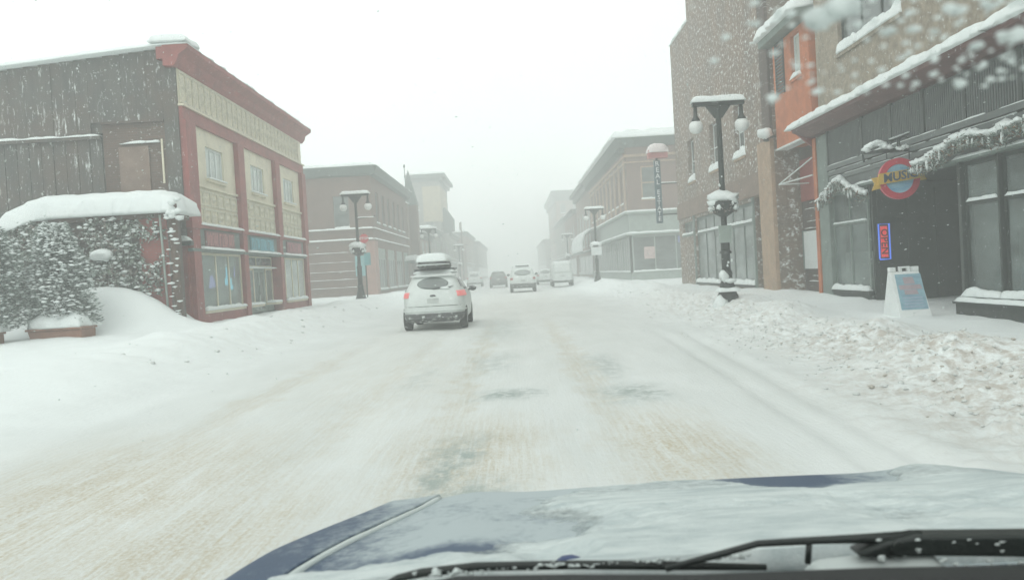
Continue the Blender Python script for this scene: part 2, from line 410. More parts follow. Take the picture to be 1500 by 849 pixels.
def gauss(x0, sx, y0, sy):
    a = math_(n, 'POWER', math_(n, 'ABSOLUTE', math_(n, 'DIVIDE', math_(n, 'SUBTRACT', XW, x0), sx)), 2.5)
    c = math_(n, 'POWER', math_(n, 'ABSOLUTE', math_(n, 'DIVIDE', math_(n, 'SUBTRACT', Y_, y0), sy)), 2.5)
    return math_(n, 'EXPONENT', math_(n, 'MULTIPLY', math_(n, 'ADD', a, c), -1.0))
streak = ntex(n, pos(n, 3.2, 1.1, 1), 1.6, 8, .68)
fine = ntex(n, pos(n, 26, .8, 1), 1.0, 5, .65)
broad = ntex(n, pos(n, .8, .28, 1), 1.0, 4, .6)
col = ramp(n, broad, [(.3, (.60, .63, .615, 1)), (.7, (.69, .72, .71, 1))])
side_ = ramp(n, math_(n, 'ADD', math_(n, 'ABSOLUTE', math_(n, 'ADD', X_, .3)), math_(n, 'MULTIPLY', ntex(n, pos(n), .8, 4), 2.0)), [(.0, g4(0)), (1, g4(1))])
side_ = math_(n, 'MINIMUM', math_(n, 'MAXIMUM', math_(n, 'MULTIPLY', math_(n, 'SUBTRACT', math_(n, 'ADD', math_(n, 'ABSOLUTE', math_(n, 'ADD', X_, .8)), math_(n, 'MULTIPLY', ntex(n, pos(n), .8, 4), 2.0)), 5.2), .6), 0.0), 1.0)
col = mix(n, side_, col, (.76, .80, .79))
def sadd(l):
    r = l[0]
    for q in l[1:]: r = math_(n, 'MAXIMUM', r, q)
    return r
sand = sadd([gauss(-.5, .8, 7.0, 2.0), gauss(1.3, .6, 6.9, 2.0), gauss(-3.4, 1.6, 6.3, 2.8), gauss(-2.1, .8, 4.6, 2.2),
             math_(n, 'MULTIPLY', gauss(-1.9, 1.6, 13, 6), .45), math_(n, 'MULTIPLY', gauss(-3.0, 1.6, 22, 14), .35), math_(n, 'MULTIPLY', gauss(.0, 3.2, 40, 30), .4), math_(n, 'MULTIPLY', gauss(-3.6, .35, 12, 9), .7), math_(n, 'MULTIPLY', gauss(-2.0, .3, 13, 9), .65), math_(n, 'MULTIPLY', gauss(-.78, .24, 16, 14), .8), math_(n, 'MULTIPLY', gauss(.95, .24, 16, 13), .8)])
sf = math_(n, 'MULTIPLY', sand, ramp(n, math_(n, 'ADD', math_(n, 'MULTIPLY', streak, .45), math_(n, 'MULTIPLY', fine, .55)), [(.36, g4(.15)), (.58, g4(1.0))]))
sf = math_(n, 'MULTIPLY', sf, ramp(n, ntex(n, pos(n, 22, 14, 8), 1.5, 6, .8), [(.38, g4(.25)), (.58, g4(1))]))
col = mix(n, sf, col, (.46, .405, .295))
wet = sadd([math_(n, 'MULTIPLY', gauss(-.22, .42, 10.4, .42), 1.), math_(n, 'MULTIPLY', gauss(1.38, .33, 10.0, .7), .9), math_(n, 'MULTIPLY', gauss(-.62, .22, 6.7, 1.1), 1.), math_(n, 'MULTIPLY', gauss(-.48, .4, 14.2, 1.6), .5),
            math_(n, 'MULTIPLY', gauss(-.35, .3, 5.7, .5), .9), math_(n, 'MULTIPLY', gauss(1.3, .25, 13, 1.6), .6), math_(n, 'MULTIPLY', gauss(-.5, .6, 23, 4), .55), math_(n, 'MULTIPLY', gauss(-1.55, .25, 12.5, 1.5), .35)])
wn = ntex(n, pos(n, 5, 3, 1), 1.3, 8, .72)
wf = math_(n, 'MULTIPLY', wet, ramp(n, wn, [(.36, g4(0)), (.56, g4(1))]))
col = mix(n, wf, col, (.30, .35, .33))
# grit in the ploughed windrow
dn = ntex(n, pos(n, 3.2, 2.0, 3), 2.0, 8, .75)
wr = sadd([gauss(5.2, 1.0, 11, 5.5), math_(n, 'MULTIPLY', gauss(4.5, 1.1, 7.5, 3), .9), math_(n, 'MULTIPLY', gauss(5.6, 1.1, 22, 12), .6), math_(n, 'MULTIPLY', gauss(-6.7, 1.2, 24, 10), .2)])
df = math_(n, 'MULTIPLY', wr, ramp(n, dn, [(.41, g4(0)), (.60, g4(.9))]))
col = mix(n, df, col, (.40, .355, .30))
n.links.new(col, b.inputs['Base Color']); b.inputs['Roughness'].default_value = .7; b.inputs['Specular IOR Level'].default_value = .25
hh = math_(n, 'ADD', math_(n, 'MULTIPLY', ntex(n, pos(n, 10, 6, 8), 1.5, 8, .72), .8), math_(n, 'MULTIPLY', fine, .3))
bump(n, b, hh, .55, .03)
M['street'] = m
def axis(lo, hi, fn):
    v = [lo]
    while v[-1] < hi: v.append(min(hi, v[-1]+fn(v[-1])))
    return v
xs = [-240, -160, -100, -70, -50, -36, -28] + axis(-24, 14, lambda x: .055 if 3.9 < x < 7.2 else .085 if 1.8 < x < 8 else (.12 if abs(x) < 4 else .2))[0:] + [20, 30, 50, 90, 160, 240]
ys = [-80, -40, -20, -8, -3, 0] + axis(2.2, 620, lambda y: max(.05, y*.0085) if y < 120 else y*.05)
def ground_part(name, xr, kind='structure'):
    xx = [x for x in xs if xr[0]-1e-6 <= x <= xr[1]+1e-6]
    vs = [(x, y, gh(x, y) if (-25 < x < 15 and -1 < y < 150) else (.0 if abs(x) < 6 else .3)) for x in xx for y in ys]
    k = len(ys); fs = [(i*k+j, (i+1)*k+j, (i+1)*k+j+1, i*k+j+1) for i in range(len(xx)-1) for j in range(k-1)]
    o = MB().add(vs, fs).build(name, M['street'], None, smooth=True); tag(o, kind=kind); return o
sl = min(xs, key=lambda x: abs(x+6.0)); sr = min(xs, key=lambda x: abs(x-5.4))
ground_part('road', (sl, sr)); ground_part('pavement', (-999, sl)); ground_part('pavement', (sr, 999))
# clods of broken snow thrown up by the plough
cl = MB(); random.seed(3)
mclod = snowmat('clod_snow', (.60, .62, .60), 14, .4, .02); mdirt = snowmat('gritty_clod', (.45, .42, .37), 14, .4, .02)
for i in range(1900):
    y = 4.8*math.exp(random.random()*2.3); t = random.gauss(0, .75)
    x = 5.05 + t + (.5 if y > 16 else -.25 + .02*y)
    if x < 3.4 or x > 8: continue
    r = R(.010, .024)*(1.6 if random.random() < .06 else 1)
    cl.blob((x, y, gh(x, y)+r*.15), r, (R(.8, 1.5), R(.8, 1.5), R(.5, .9)), .35, 1, 1 if random.random() < .07 else 0)
for i in range(40):
    x = random.gauss(-6.7, .6); y = R(14, 38); r = R(.02, .06)
    cl.blob((x, y, gh(x, y)+r*.1), r, (1.2, 1.2, .7), .35, 1, 0)
tag(cl.build('snow_clods', [mclod, mdirt], None, smooth=True), 'lumps of gritty broken snow along both kerbs', 'snow', kind='stuff')

# ================================================================== LEFT: red and cream building
bl = thing('corner_shop_building', (-10.3, 33.5, .3), 'two-storey red and cream shop building with grey board side wall, nearest on the left', 'building')
L = Fac('L', -10.3); GX = -24.
Ya, Yb = 26.1, 41.0
mainwalls = MB()
# core walls
shellbox(bl, M['greywall'], GX, -12.6, Ya+.35, Yb-.1, .0, 8.6)
fbox(mainwalls, L, Ya+.3, Yb-.05, -2.4, -.32, 3.0, 8.75)
mainwalls.box(-12.6, -10.62, Yb-.3, Yb-.05, 0, 3.0)
mainwalls.build('wall', M['greywall'], bl)
B('shop_floor', M['concrete'], bl, (-12.6, -10.5, Ya+.35, Yb-.3, .1, .5))
# frieze
fbox(MB(), L, Ya, Yb, -.3, 0, 7.48, 8.62).build('frieze', M['cream'], bl)
def relief_panel(w_, h_, boss):
    m = MB(); t = .035
    m.box(0, t, 0, w_, 0, .06); m.box(0, t, 0, w_, h_-.06, h_); m.box(0, t, 0, .05, .06, h_-.06); m.box(0, t, w_-.05, w_, .06, h_-.06)
    vs = [(0, w_/2, .1), (0, w_-.08, h_/2), (0, w_/2, h_-.1), (0, .08, h_/2), (boss, w_/2, h_/2)]
    m.add(vs, [(0, 1, 4), (1, 2, 4), (2, 3, 4), (3, 0, 4), (0, 3, 2, 1)])
    return m
def put_mesh(name, me, par, loc):
    o = bpy.data.objects.new(name, me); C.objects.link(o); o.parent = par; o.location = Vector(loc)-ORG[par.name]; ORG[o.name] = Vector(loc); return o
def mesh_of(mb, name, mat):
    o = mb.build(name, mat, None); me = o.data; bpy.data.objects.remove(o); return me
fme = mesh_of(relief_panel(.52, 1.0, .09), 'frieze_panel', M['creampat'])
k = int((Yb-Ya-.1)/.55)
for i in range(k): put_mesh('frieze_panel', fme, bl, (-10.298, Ya+.06+i*.548, 7.55))
cornice('cornice', bl, L, Ya-.35, Yb+.4, [(-.3, 8.62), (.02, 8.6), (.14, 8.75), (.2, 8.95), (.48, 9.12), (.5, 9.26), (-.3, 9.26)], M['redpaint'])
B('cornice', M['redpaint'], bl, (-10.8, -10.34, Ya-.33, Ya-.02, 8.84, 9.22))
fbox(MB(), L, Ya, Yb, -.3, .07, 7.0, 7.42).build('beam', M['redpaint'], bl)
fbox(MB(), L, Ya-.05, Yb+.05, -.3, .15, 7.42, 7.478).build('moulding', M['cream'], bl)
P4 = [(26.1, 26.92), (31.0, 31.68), (35.85, 36.5), (40.3, 41.0)]
for a, c in P4:
    fbox(MB(), L, a, c, -.3, .16, 3.55, 6.998).build('pilaster', M['redpaint'], bl)
    fbox(MB(), L, a+.1, c-.1, -.3, .12, .3, 3.546).build('pilaster', M['redpaint'], bl)
pme = mesh_of(relief_panel(.62, .52, .07), 'relief_panel', M['creampat'])
for i in range(3):
    a0, a1 = P4[i][1], P4[i+1][0]; c = (a0+a1)/2; wd = .85
    m = MB(); wall(m, L, a0, a1, 3.7, 6.998, -.3, -.02, [(c-wd, c+wd, 5.35, 6.45)]); m.build('bay_wall', M['cream'], bl)
    window(bl, L, c-wd, c+wd, 5.35, 6.45, rec=.08, cols=3, rows=1, fr=.08, mf=M['blind'], mg=M['glasslight'], sillmat=M['cream'], snow=.05)
    fbox(MB(), L, a0, a1, -.02, .06, 4.98, 5.06).build('moulding', M['cream'], bl)
    for r in range(2):
        for q in range(6): put_mesh('relief_panel', pme, bl, (-10.318, a0+.06+q*(a1-a0-.12-.62)/5, 3.78+r*.6))
    fbox(MB(), L, a0, a1, -.3, .1, 3.6, 3.696).build('ledge', M['redpaint'], bl)
    fsnow(MB(), L, a0-.05, a1+.05, -.02, .16, 3.697, .09).build('ledge_snow', M['snow'], bl, smooth=True)
    fbox(MB(), L, a0, a1, -.3, .0, 2.9, 3.598).build('sign_band', M['greytrim'], bl)
    fbox(MB(), L, P4[i][0]+(.1 if i else .0), a1, -.3, .14, 2.8, 2.898).build('ledge', M['greytrim'], bl)
    fsnow(MB(), L, a0+.02, a1-.02, -.02, .18, 2.9, .09).build('ledge_snow', M['snow'], bl, smooth=True)
signs = [((27.5, 30.3), (.21, .085, .085), 'dull pink shop sign with tall faded letters'), ((32.2, 35.3), (.07, .21, .25), 'teal shop sign with tall pale letters'), ((37.3, 39.9), (.21, .09, .10), 'dull pink shop sign at the far bay')]
for (a0, a1), c_, lb in signs:
    s_ = fbox(MB(), L, a0, a1, .0, .05, 2.97, 3.53).build('sign_panel', flat('sign_'+str(a0), c_, .5), bl); s_['label'] = lb
    lm = MB(); y = a0+.12; random.seed(int(a0))
    while y < a1-.2:      # worn letters, too blurred in the photograph to read
        w_ = R(.12, .2); h0 = 3.03; h1 = 3.47
        fbox(lm, L, y, y+.045, .05, .065, h0, h1)
        if random.random() < .7: fbox(lm, L, y+.047, y+w_, .05, .065, h1-.05, h1)
        if random.random() < .5: fbox(lm, L, y+.047, y+w_, .05, .065, h0, h0+.05)
        if random.random() < .5: fbox(lm, L, y+w_+.002-.05, y+w_, .05, .065, h0+.07, h1-.07)
        y += w_+.07
    lm.build('lettering', flat('faded_letter_'+str(a0), tuple(min(.8, q*2.0+.04) for q in c_), .6), s_)
# shopfront
window(bl, L, 27.1, 31.05, .85, 2.795, rec=.02, cols=3, fr=.09, mf=M['cream'], mg=M['palewin'], sill=True, snow=.12)
window(bl, L, 37.0, 40.35, .85, 2.795, rec=.02, cols=3, fr=.09, mf=M['cream'], mg=[M['glasslight']], sill=True, snow=.12)
fbox(MB(), L, 26.1, 26.2, -.32, -.002, .3, 2.796).build('wall', M['redpaint'], bl)
for a0, a1 in ((26.82, 31.1), (36.4, 40.4)): fbox(MB(), L, a0, a1, -.3, .04, .1, .74).build('base_wall', M['redpaint'], bl)
B('interior_wall', paint('shop_interior', (.42, .46, .43), .4, .9, 1.5), bl, (-12.58, -12.5, 26.5, 40.6, .5, 3.0))
window(bl, L, 31.62, 33.4, .85, 2.3, rec=.3, cols=1, fr=.08, mf=M['cream'], mg=M['palewin'], snow=.08)
window(bl, L, 34.95, 35.95, .85, 2.3, rec=.3, cols=1, fr=.08, mf=M['cream'], mg=M['palewin'], snow=.08)
fbox(MB(), L, 31.62, 33.4, -.42, -.3, .3, .745).build('base_wall', M['palecornice'], bl)
fbox(MB(), L, 34.95, 35.95, -.42, -.3, .3, .745).build('base_wall', M['palecornice'], bl)
window(bl, L, 31.62, 35.95, 2.36, 2.795, rec=.3, cols=2, fr=.06, mf=M['cream'], mg=M['glass'], sill=False)
fsnow(MB(), L, 31.65, 35.9, -.3, -.1, 2.30, .07).build('ledge_snow', M['snow'], bl, smooth=True)
fbox(MB(), L, 31.62, 35.95, -.42, -.1, 2.302, 2.358).build('ledge', M['palecornice'], bl)
door = B('door', M['palecornice'], bl, L.bb(33.45, 33.58, -.42, -.34, .35, 2.3), L.bb(34.8, 34.93, -.42, -.34, .35, 2.3), L.bb(33.58, 34.8, -.42, -.34, 2.15, 2.3), L.bb(33.58, 34.8, -.42, -.34, .35, .6), L.bb(34.13, 34.25, -.42, -.34, .6, 2.15))
for a0, a1 in ((33.58, 34.13), (34.25, 34.8)): fbox(MB(), L, a0, a1, -.39, -.37, .6, 2.15).build('pane', M['palewin'], door)
MB().tube([L.pt(34.05, -.3, 1.2), L.pt(34.05, -.3, 1.6)], .015).build('handle', M['iron'], door)
# neon shapes glowing in the first shop window
nt_ = MB()
for (y, z, w_, h_) in ((31.0, 1.95, .30, .42), (30.85, 1.68, .62, .26), (31.25, 1.5, .35, .17)): nt_.box(-10.9, -10.86, y, y+w_, z, z+h_)
tag(nt_.build('neon_sign', emit('cyan_neon', (.12, .62, .85), 2.2), None, origin=(0, 0, 0)), 'glowing cyan neon sign inside the first window of the red and cream shop', 'neon sign')
nv = MB(); nv.tube([(-10.88, 32.1, 2.05), (-10.88, 32.2, 2.4), (-10.88, 32.55, 2.45), (-10.88, 32.75, 2.2), (-10.88, 32.5, 2.02), (-10.88, 32.1, 2.05)], .1, 6)
tag(nv.build('neon_sign', emit('violet_neon', (.34, .34, .95), 2.0), None), 'glowing violet neon ring right of the cyan sign in the red and cream shop window', 'neon sign')
nv = MB(); nv.tube([(-10.95, 29.5, 1.6), (-10.95, 29.65, 2.0), (-10.95, 29.9, 1.65)], .06, 6)
tag(nv.build('neon_sign', emit('dim_violet_neon', (.30, .32, .75), 1.4), None), 'dim violet neon squiggle left of the cyan sign in the red and cream shop window', 'neon sign')
dsp = MB().blob((-11.1, 33.0, 1.2), .5, (.5, 1.1, 1.1), .2, 2)
tag(dsp.build('window_display', M['shade'], None, smooth=True), 'pale round window display behind glass of red and cream shop', 'display')
# roof + snow
zr = lambda x, y: 9.27 - .075*max(0, -10.6-x)
m = MB(); m.prism([(-9.9, Ya, 8.6), (-9.9, Ya, 9.265), (GX, Ya, 8.2), (GX, Ya, 7.6)], (0, Yb-Ya, 0)) if False else m.prism([(-10.62, Ya+.4, 8.6), (-10.62, Ya+.4, 9.2), (GX, Ya+.4, 8.2), (GX, Ya+.4, 7.6)], (0, Yb-Ya-.5, 0)); m.build('roof', M['greywall'], bl)
MB().mound(GX, -9.85, Ya-.32, Yb+.35, zr, .2, res=.35, wav=.35, over=.05).build('roof_snow', M['snow'], bl, smooth=True)
MB().mound(-11.0, -9.85, Ya-.4, Ya+.8, 9.36, .26, res=.1, wav=.2).build('roof_snow', M['snow'], bl, smooth=True)
# grey side wall of upright boards, facing the lot
FS = Fac('F', Ya)
bw0 = .42; x = -10.34; random.seed(5)
upper = lambda x: (9.22 - .075*max(0, -10.6-x)) - (.35 if x > -10.9 else 0)
i = 0
bm_cache = []
while x > GX:
    bw0 = R(.3, .55); x1 = x-bw0+.006; zt = upper((x+x1)/2); p = R(.0, .02)
    zb = 7.02 if -12.8 < x <= -10.7 else 6.62
    if x > -10.75: zb = 3.1
    B('siding_board', M['siding'], bl, (x1, x, Ya-.06-p, Ya+.04, zb, zt)); x -= bw0
B('wall', M['siding'], bl, (GX, -12.82, Ya+.06, Ya+.34, .1, 6.55)); B('wall', M['siding'], bl, (GX, -10.36, Ya+.045, Ya+.34, 6.56, 8.9-.0) if False else (GX, -10.36, Ya+.05, Ya+.34, 6.7, 8.1))
B('side_wall', M['brownwall'], bl, (-12.8, -10.78, Ya-.0, Ya+.05, 3.0, 7.0)); B('side_wall', M['brownwall'], bl, (-12.8, -10.36, Ya+.055, Ya+.3, .1, 6.69))
x = -12.85
while x > GX:
    B('siding_board', M['siding'], bl, (x-bw0+.02, x, Ya+R(.0, .02), Ya+.06, .2, 6.5)); x -= bw0
B('ledge', M['siding'], bl, (GX, -12.83, Ya-.14, Ya+.04, 6.5, 6.6)); MB().mound(GX, -12.83, Ya-.14, Ya-.02, 6.6, .07, wav=1.2).build('ledge_snow', M['snow'], bl, smooth=True)
B('ledge', M['darkbrick'], bl, (-12.8, -10.8, Ya-.13, Ya-.01, 7.0-.06, 7.015)); MB().mound(-12.2, -11.0, Ya-.1, Ya-.04, 6.3, .06, wav=2).build('ledge_snow', M['snow'], bl, smooth=True)
B('boarded_window', M['brownr'], bl, (-12.3, -11.35, Ya-.06, Ya-.004, 4.6, 6.2)); B('trim', M['cream'], bl, (-10.95, -10.89, Ya-.05, Ya-.004, 5.0, 6.4))
B('side_wall', M['redpaint'], bl, (-10.77, -10.34, Ya-.07, Ya+.045, .1, 3.06)); B('ledge', M['darktrim'], bl, (-10.9, -10.1, Ya-.3, Ya-.08, 2.98, 3.12))
MB().mound(-10.6, -10.2, Ya-.3, Ya-.1, 3.12, .16).build('ledge_snow', M['snow'], bl, smooth=True)
# ---- low ivy-grown brick wall with snow roof
gw = thing('garden_wall', (-13.5, 24.3, .4), 'low ivy-grown brick wall under a thick slab of snow, beside the grey side wall', 'wall')
B('wall', M['darkbrick'], gw, (-18.0, -10.15, 24.1, 25.2, .2, 3.7))
B('wall', brick('red_painted_brick', (.33, .08, .07), (.28, .07, .06), (.2, .12, .1), .3, (4, 4, 14)), gw, (-10.9, -10.1, 24.0, 24.095, .2, 3.72))
B('coping', M['wood'], gw, (-18.1, -9.95, 23.95, 25.4, 3.72, 3.86))
MB().mound(-14.95, -9.75, 23.75, 25.7, lambda x, y: 3.865-.35*sm(-13.6, -15, x), .72, res=.13, wav=.1, over=.06).build('snow_slab', M['snow'], gw, smooth=True)
MB().mound(-18.3, -14.85, 23.8, 25.6, 3.4, .6, res=.16, wav=.1).build('snow_slab', M['snow'], gw, smooth=True)
mleaf = paint('ivy_leaf', (.11, .14, .105), .4, .8, 6, .95, (16, 16, 16), bmp=0); mleaf2 = paint('dry_ivy', (.15, .12, .10), .4, .8, 6, .8, (16, 16, 16), bmp=0)
def leaves(mb, p, s, n, mi=0):
    for _ in range(n):
        c = Vector(p)+Vector((R(-1, 1), R(-.6, .6), R(-1, 1)))*s
        a = Vector((R(-1, 1), R(-1, .2), R(-1, 1))).normalized()*R(.05, .11); bb_ = Vector((R(-1, 1), R(-1, 1), R(-1, 1))).normalized()*R(.03, .07)
        mb.add([c-a, c+bb_, c+a, c-bb_], [(0, 1, 2, 3)], mi)
random.seed(11)
iv = MB(); ivs = MB()
for _ in range(2600):
    x = R(-18, -10.2); z = .6+3.1*random.random()
    if x > -11.2 and random.random() < .55: continue
    if N(x*.9, z*1.2, 5) < -.38: continue
    y = 24.0-R(.0, .18)
    leaves(iv, (x, y, z), .14, 7, 0 if random.random() < .75 else 1)
    if random.random() < .7:
        r = R(.018, .065); ivs.blob((x+R(-.08, .08), y-R(.03, .12), z+.07), r, (R(1, 1.9), .7, R(.45, .8)), .5, 1)
ivs.blob((-11.95, 23.75, 2.75), .26, (1.3, .7, .7), .3, 2)
o = iv.build('ivy', [mleaf, mleaf2], gw); o['kind'] = 'stuff'; o = ivs.build('ivy_snow', M['snow'], gw, smooth=True); o['kind'] = 'stuff'
# ---- corner post
pp = thing('timber_post', (-9.83, 24.0, .4), 'dark timber post with snow stuck to it between ivy wall and red shop corner', 'post')
MB().tube([(-9.83, 23.9, .3), (-9.84, 23.9, 4.1)], .13, 10).build('post', M['wood'], pp, smooth=True)
MB().tube([(-10.12, 23.85, .5), (-10.2, 23.85, 3.8)], .035, 6).build('drainpipe', M['palecornice'], pp, smooth=True)
sn = MB()
for i in range(26): sn.blob((-9.85+R(-.16, .16), 23.76, .9+i*.125+R(-.05, .05)), R(.025, .07), (R(1, 2.2), .5, .6), .5, 1)
o = sn.build('stuck_snow', M['snow'], pp, smooth=True); o['kind'] = 'stuff'
sn = MB()
for i in range(14): sn.blob((-9.7+R(-.25, .2), 23.6, 3.75+R(-.2, .45)), R(.05, .12), (1.2, .8, .8), .5, 1)
o = sn.build('snow_cap', M['snow'], pp, smooth=True)
# ---- planters with snowy evergreens
def planter(x, y, z, wx_, h_, lab, blab, bh, bx, dark, seed):
    random.seed(seed)
    t = thing('planter_box', (x, y, z), lab, 'planter', 'planters on the left pavement')
    m = MB(); m.prism([(x-wx_/2+.08, y-.35, z-.1), (x+wx_/2-.02, y-.35, z-.1), (x+wx_/2, y-.35, z+h_), (x-wx_/2-.05, y-.35, z+h_)], (0, .75, 0)); m.build('box', M['terracotta'], t, bev=.02)
    B('rim', M['terracotta'], t, (x-wx_/2-.09, x+wx_/2+.03, y-.40, y+.44, z+h_+.002, z+h_+.06), bev=.015)
    MB().mound(x-wx_/2-.05, x+wx_/2, y-.38, y+.42, z+h_+.062, .4, res=.09, wav=.25).build('snow_heap', M['snow'], t, smooth=True)
    e = thing('evergreen_bush', (bx, y+.25, z+h_+.2), blab, 'bush', 'snowy evergreens in planters')
    MB().tube([(bx, y+.25, z+h_), (bx, y+.25, z+h_+bh*.8)], [.06, .02], 6).build('trunk', M['wood'], e)
    lf = MB(); sn = MB()
    for _ in range(3000):
        t_ = random.random()**.8; zz = z+h_+.15+bh*t_; q = R(0, 2*pi); rad = .98*(1-.70*t_**2.4)*(.9+.7*N(t_*3+cos(q), seed+sin(q)*1.3, 3))*random.random()**.3
        p = (bx+rad*cos(q), y+.25+rad*sin(q)*.8, zz)
        for _k in range(5):
            c = Vector(p)+Vector((R(-.09, .09), R(-.09, .09), R(-.09, .09)))
            a = (Vector((cos(q), sin(q), R(-.5, .6)))).normalized()*R(.05, .1); bb_ = Vector((R(-1, 1), R(-1, 1), R(-.5, 1))).normalized()*R(.012, .03)
            lf.add([c-a, c+bb_, c+a, c-bb_], [(0, 1, 2, 3)])
        if random.random() < (.45 if dark else .75):
            r = R(.018, .055); sn.blob((p[0], p[1]-.04, p[2]+.05), r, (1.5, 1.2, .55), .5, 1)
    o = lf.build('crown', mat_needle, e); o = sn.build('crown_snow', M['snow'], e, smooth=True); o['kind'] = 'stuff'
mat_needle = paint('evergreen_needles', (.10, .14, .115), .4, .8, 4, .95, (17, 17, 17), bmp=0)
planter(-11.95, 21.5, .28, 1.35, .44, 'brown planter box half buried in snow, right of the two', 'snow-laden evergreen bush in the right brown planter before the ivy wall', 2.6, -12.1, False, 21)
planter(-13.6, 20.4, .30, 1.1, .42, 'brown planter box cut by the left edge of the photo', 'darker tall evergreen bush at the left edge of the photo', 3.0, -13.45, True, 22)

# ================================================================== LEFT: brick corner building beyond the side street
b2 = thing('brick_corner_building', (-10.3, 71, .2), 'red-brown two-storey brick building with dark green cornice on the far left corner', 'building')
L = Fac('L', -10.3); F2 = Fac('F', 61.0)
m = MB(); uw = [(63.0+i*2.9, 64.3+i*2.9, 5.9, 8.3) for i in range(6)]
sh = [(62.6, 66.6, .8, 4.0), (67.6, 71.6, .8, 4.0), (72.6, 76.6, .8, 4.0), (77.4, 80.6, .8, 4.0)]
wall(m, L, 61.0, 81, 0, 9.3, -.35, 0, uw+sh); m.build('wall', M['redbrick'], b2)
m = MB(); wall(m, F2, -26, -10.65, 0, 9.3, -.35, 0, [(-13.15, -12.0, 5.45, 7.9), (-17.5, -16.3, 5.45, 7.9)]); m.build('wall', M['redbrick'], b2)
shellbox(b2, M['brownr'], -26, -11.3, 61.9, 81, 0, 9.5)
for w_ in uw: window(b2, L, *w_, rows=2, mf=M['greytrim'], snow=.12)
for w_ in sh: window(b2, L, *w_, cols=3, midz=3.2, fr=.12, mf=M['palecornice'], mg=[M['glass'], M['palecornice']], rec=.06, snow=.1)
window(b2, F2, -13.15, -12.0, 5.45, 7.9, rows=2, mf=M['greytrim'], snow=.2); window(b2, F2, -17.5, -16.3, 5.45, 7.9, rows=2, mf=M['greytrim'], snow=.2)
B('corner_pier', paint('pink_brown_pier', (.30, .17, .14), .15, .8, 2), b2, (-10.95, -10.22, 60.92, 62.4, .1, 4.6))
for z, h in ((5.4, .12), (4.6, .12)):
    B('string_course', M['redbrick'], b2, (-26, -10.18, 60.85, 60.998, z-.12, z), (-10.298, -10.18, 60.998, 81.1, z-.12, z))
    m = MB(); m.mound(-26, -10.15, 60.82, 61.0, z, h, res=.3); m.mound(-10.3, -10.15, 61.0, 81, z, h*.8, res=.3); m.build('ledge_snow', M['snow'], b2, smooth=True)
for z in (3.7, 3.0, 2.3, 1.7, 1.1):
    m = MB(); m.box(-26, -11.0, 60.95, 60.998, z-.05, z); m.build('string_course', M['redbrick'], b2)
    m = MB(); m.mound(-22+R(-2, 2), -11.2+R(-1, .1), 60.92, 60.99, z, .03, res=.3, wav=1.5, over=0); m.build('ledge_snow', M['snow'], b2, smooth=True)
m = MB(); m.prism([(-10.3, 60.6, 9.3), (-9.9, 60.6, 9.4), (-9.7, 60.5, 9.9), (-9.7, 60.5, 10.0), (-10.7, 60.6, 10.0)], (0, 20.9, 0)); m.build('cornice', M['cornice'], b2)
m = MB(); m.prism([(-26, 61, 9.3), (-26, 60.6, 9.4), (-26, 60.35, 9.9), (-26, 60.35, 9.995), (-26, 61.2, 9.995)], (16.1, 0, 0)); m.build('cornice', M['cornice'], b2)
MB().mound(-26, -9.75, 60.4, 81.3, 10.0, .3, res=.5).build('roof_snow', M['snow'], b2, smooth=True)
# teal poster board on the corner
B('notice_board', flat('teal_board', (.13, .33, .34)), b2, (-11.75, -10.98, 60.86, 60.94, 1.9, 3.4))
MB().mound(-10.9, -9.0, 79, 84, 3.2, .5, res=.3).build('awning_snow', M['snow'], b2, smooth=True); B('awning', M['cornice'], b2, (-10.28, -9.0, 79.2, 83.6, 3.0, 3.19))

# spired building
b3 = thing('spired_building', (-10.3, 86, .2), 'narrow brown building with a pointed turret behind the brick corner building', 'building')
B('wall', M['brownr'], b3, (-20, -10.3, 81.5, 92, 0, 9.0)); B('turret', M['redbrick'], b3, (-10.9, -9.5, 83.2, 84.6, 0, 8.9))
m = MB(); m.add([(-11.0, 83.1, 8.9), (-9.4, 83.1, 8.9), (-9.4, 84.7, 8.9), (-11.0, 84.7, 8.9), (-10.25, 83.9, 12.6)], [(0, 1, 4), (1, 2, 4), (2, 3, 4), (3, 0, 4), (0, 3, 2, 1)]); m.build('spire', M['cornice'], b3)
m = MB(); m.tube([(-10.6, 84, 9.0), (-10.6, 84, 12.9)], .04, 6); m.blob((-10.6, 84, 12.95), .14, (1, 1, 1.5), .1, 1); m.build('finial', M['iron'], b3)
MB().mound(-20, -10.2, 81.6, 91.9, 9.0, .35, res=.5).build('roof_snow', M['snow'], b3, smooth=True)
L3 = Fac('L', -10.3)
for i in range(2): window(b3, L3, 86.0+i*2.9, 87.6+i*2.9, 5, 7.4, rec=-.07, mf=M['palecornice'], snow=.1)
window(b3, L3, 86, 91, .9, 3.2, rec=-.07, cols=3, mf=M['palecornice'], snow=.1)

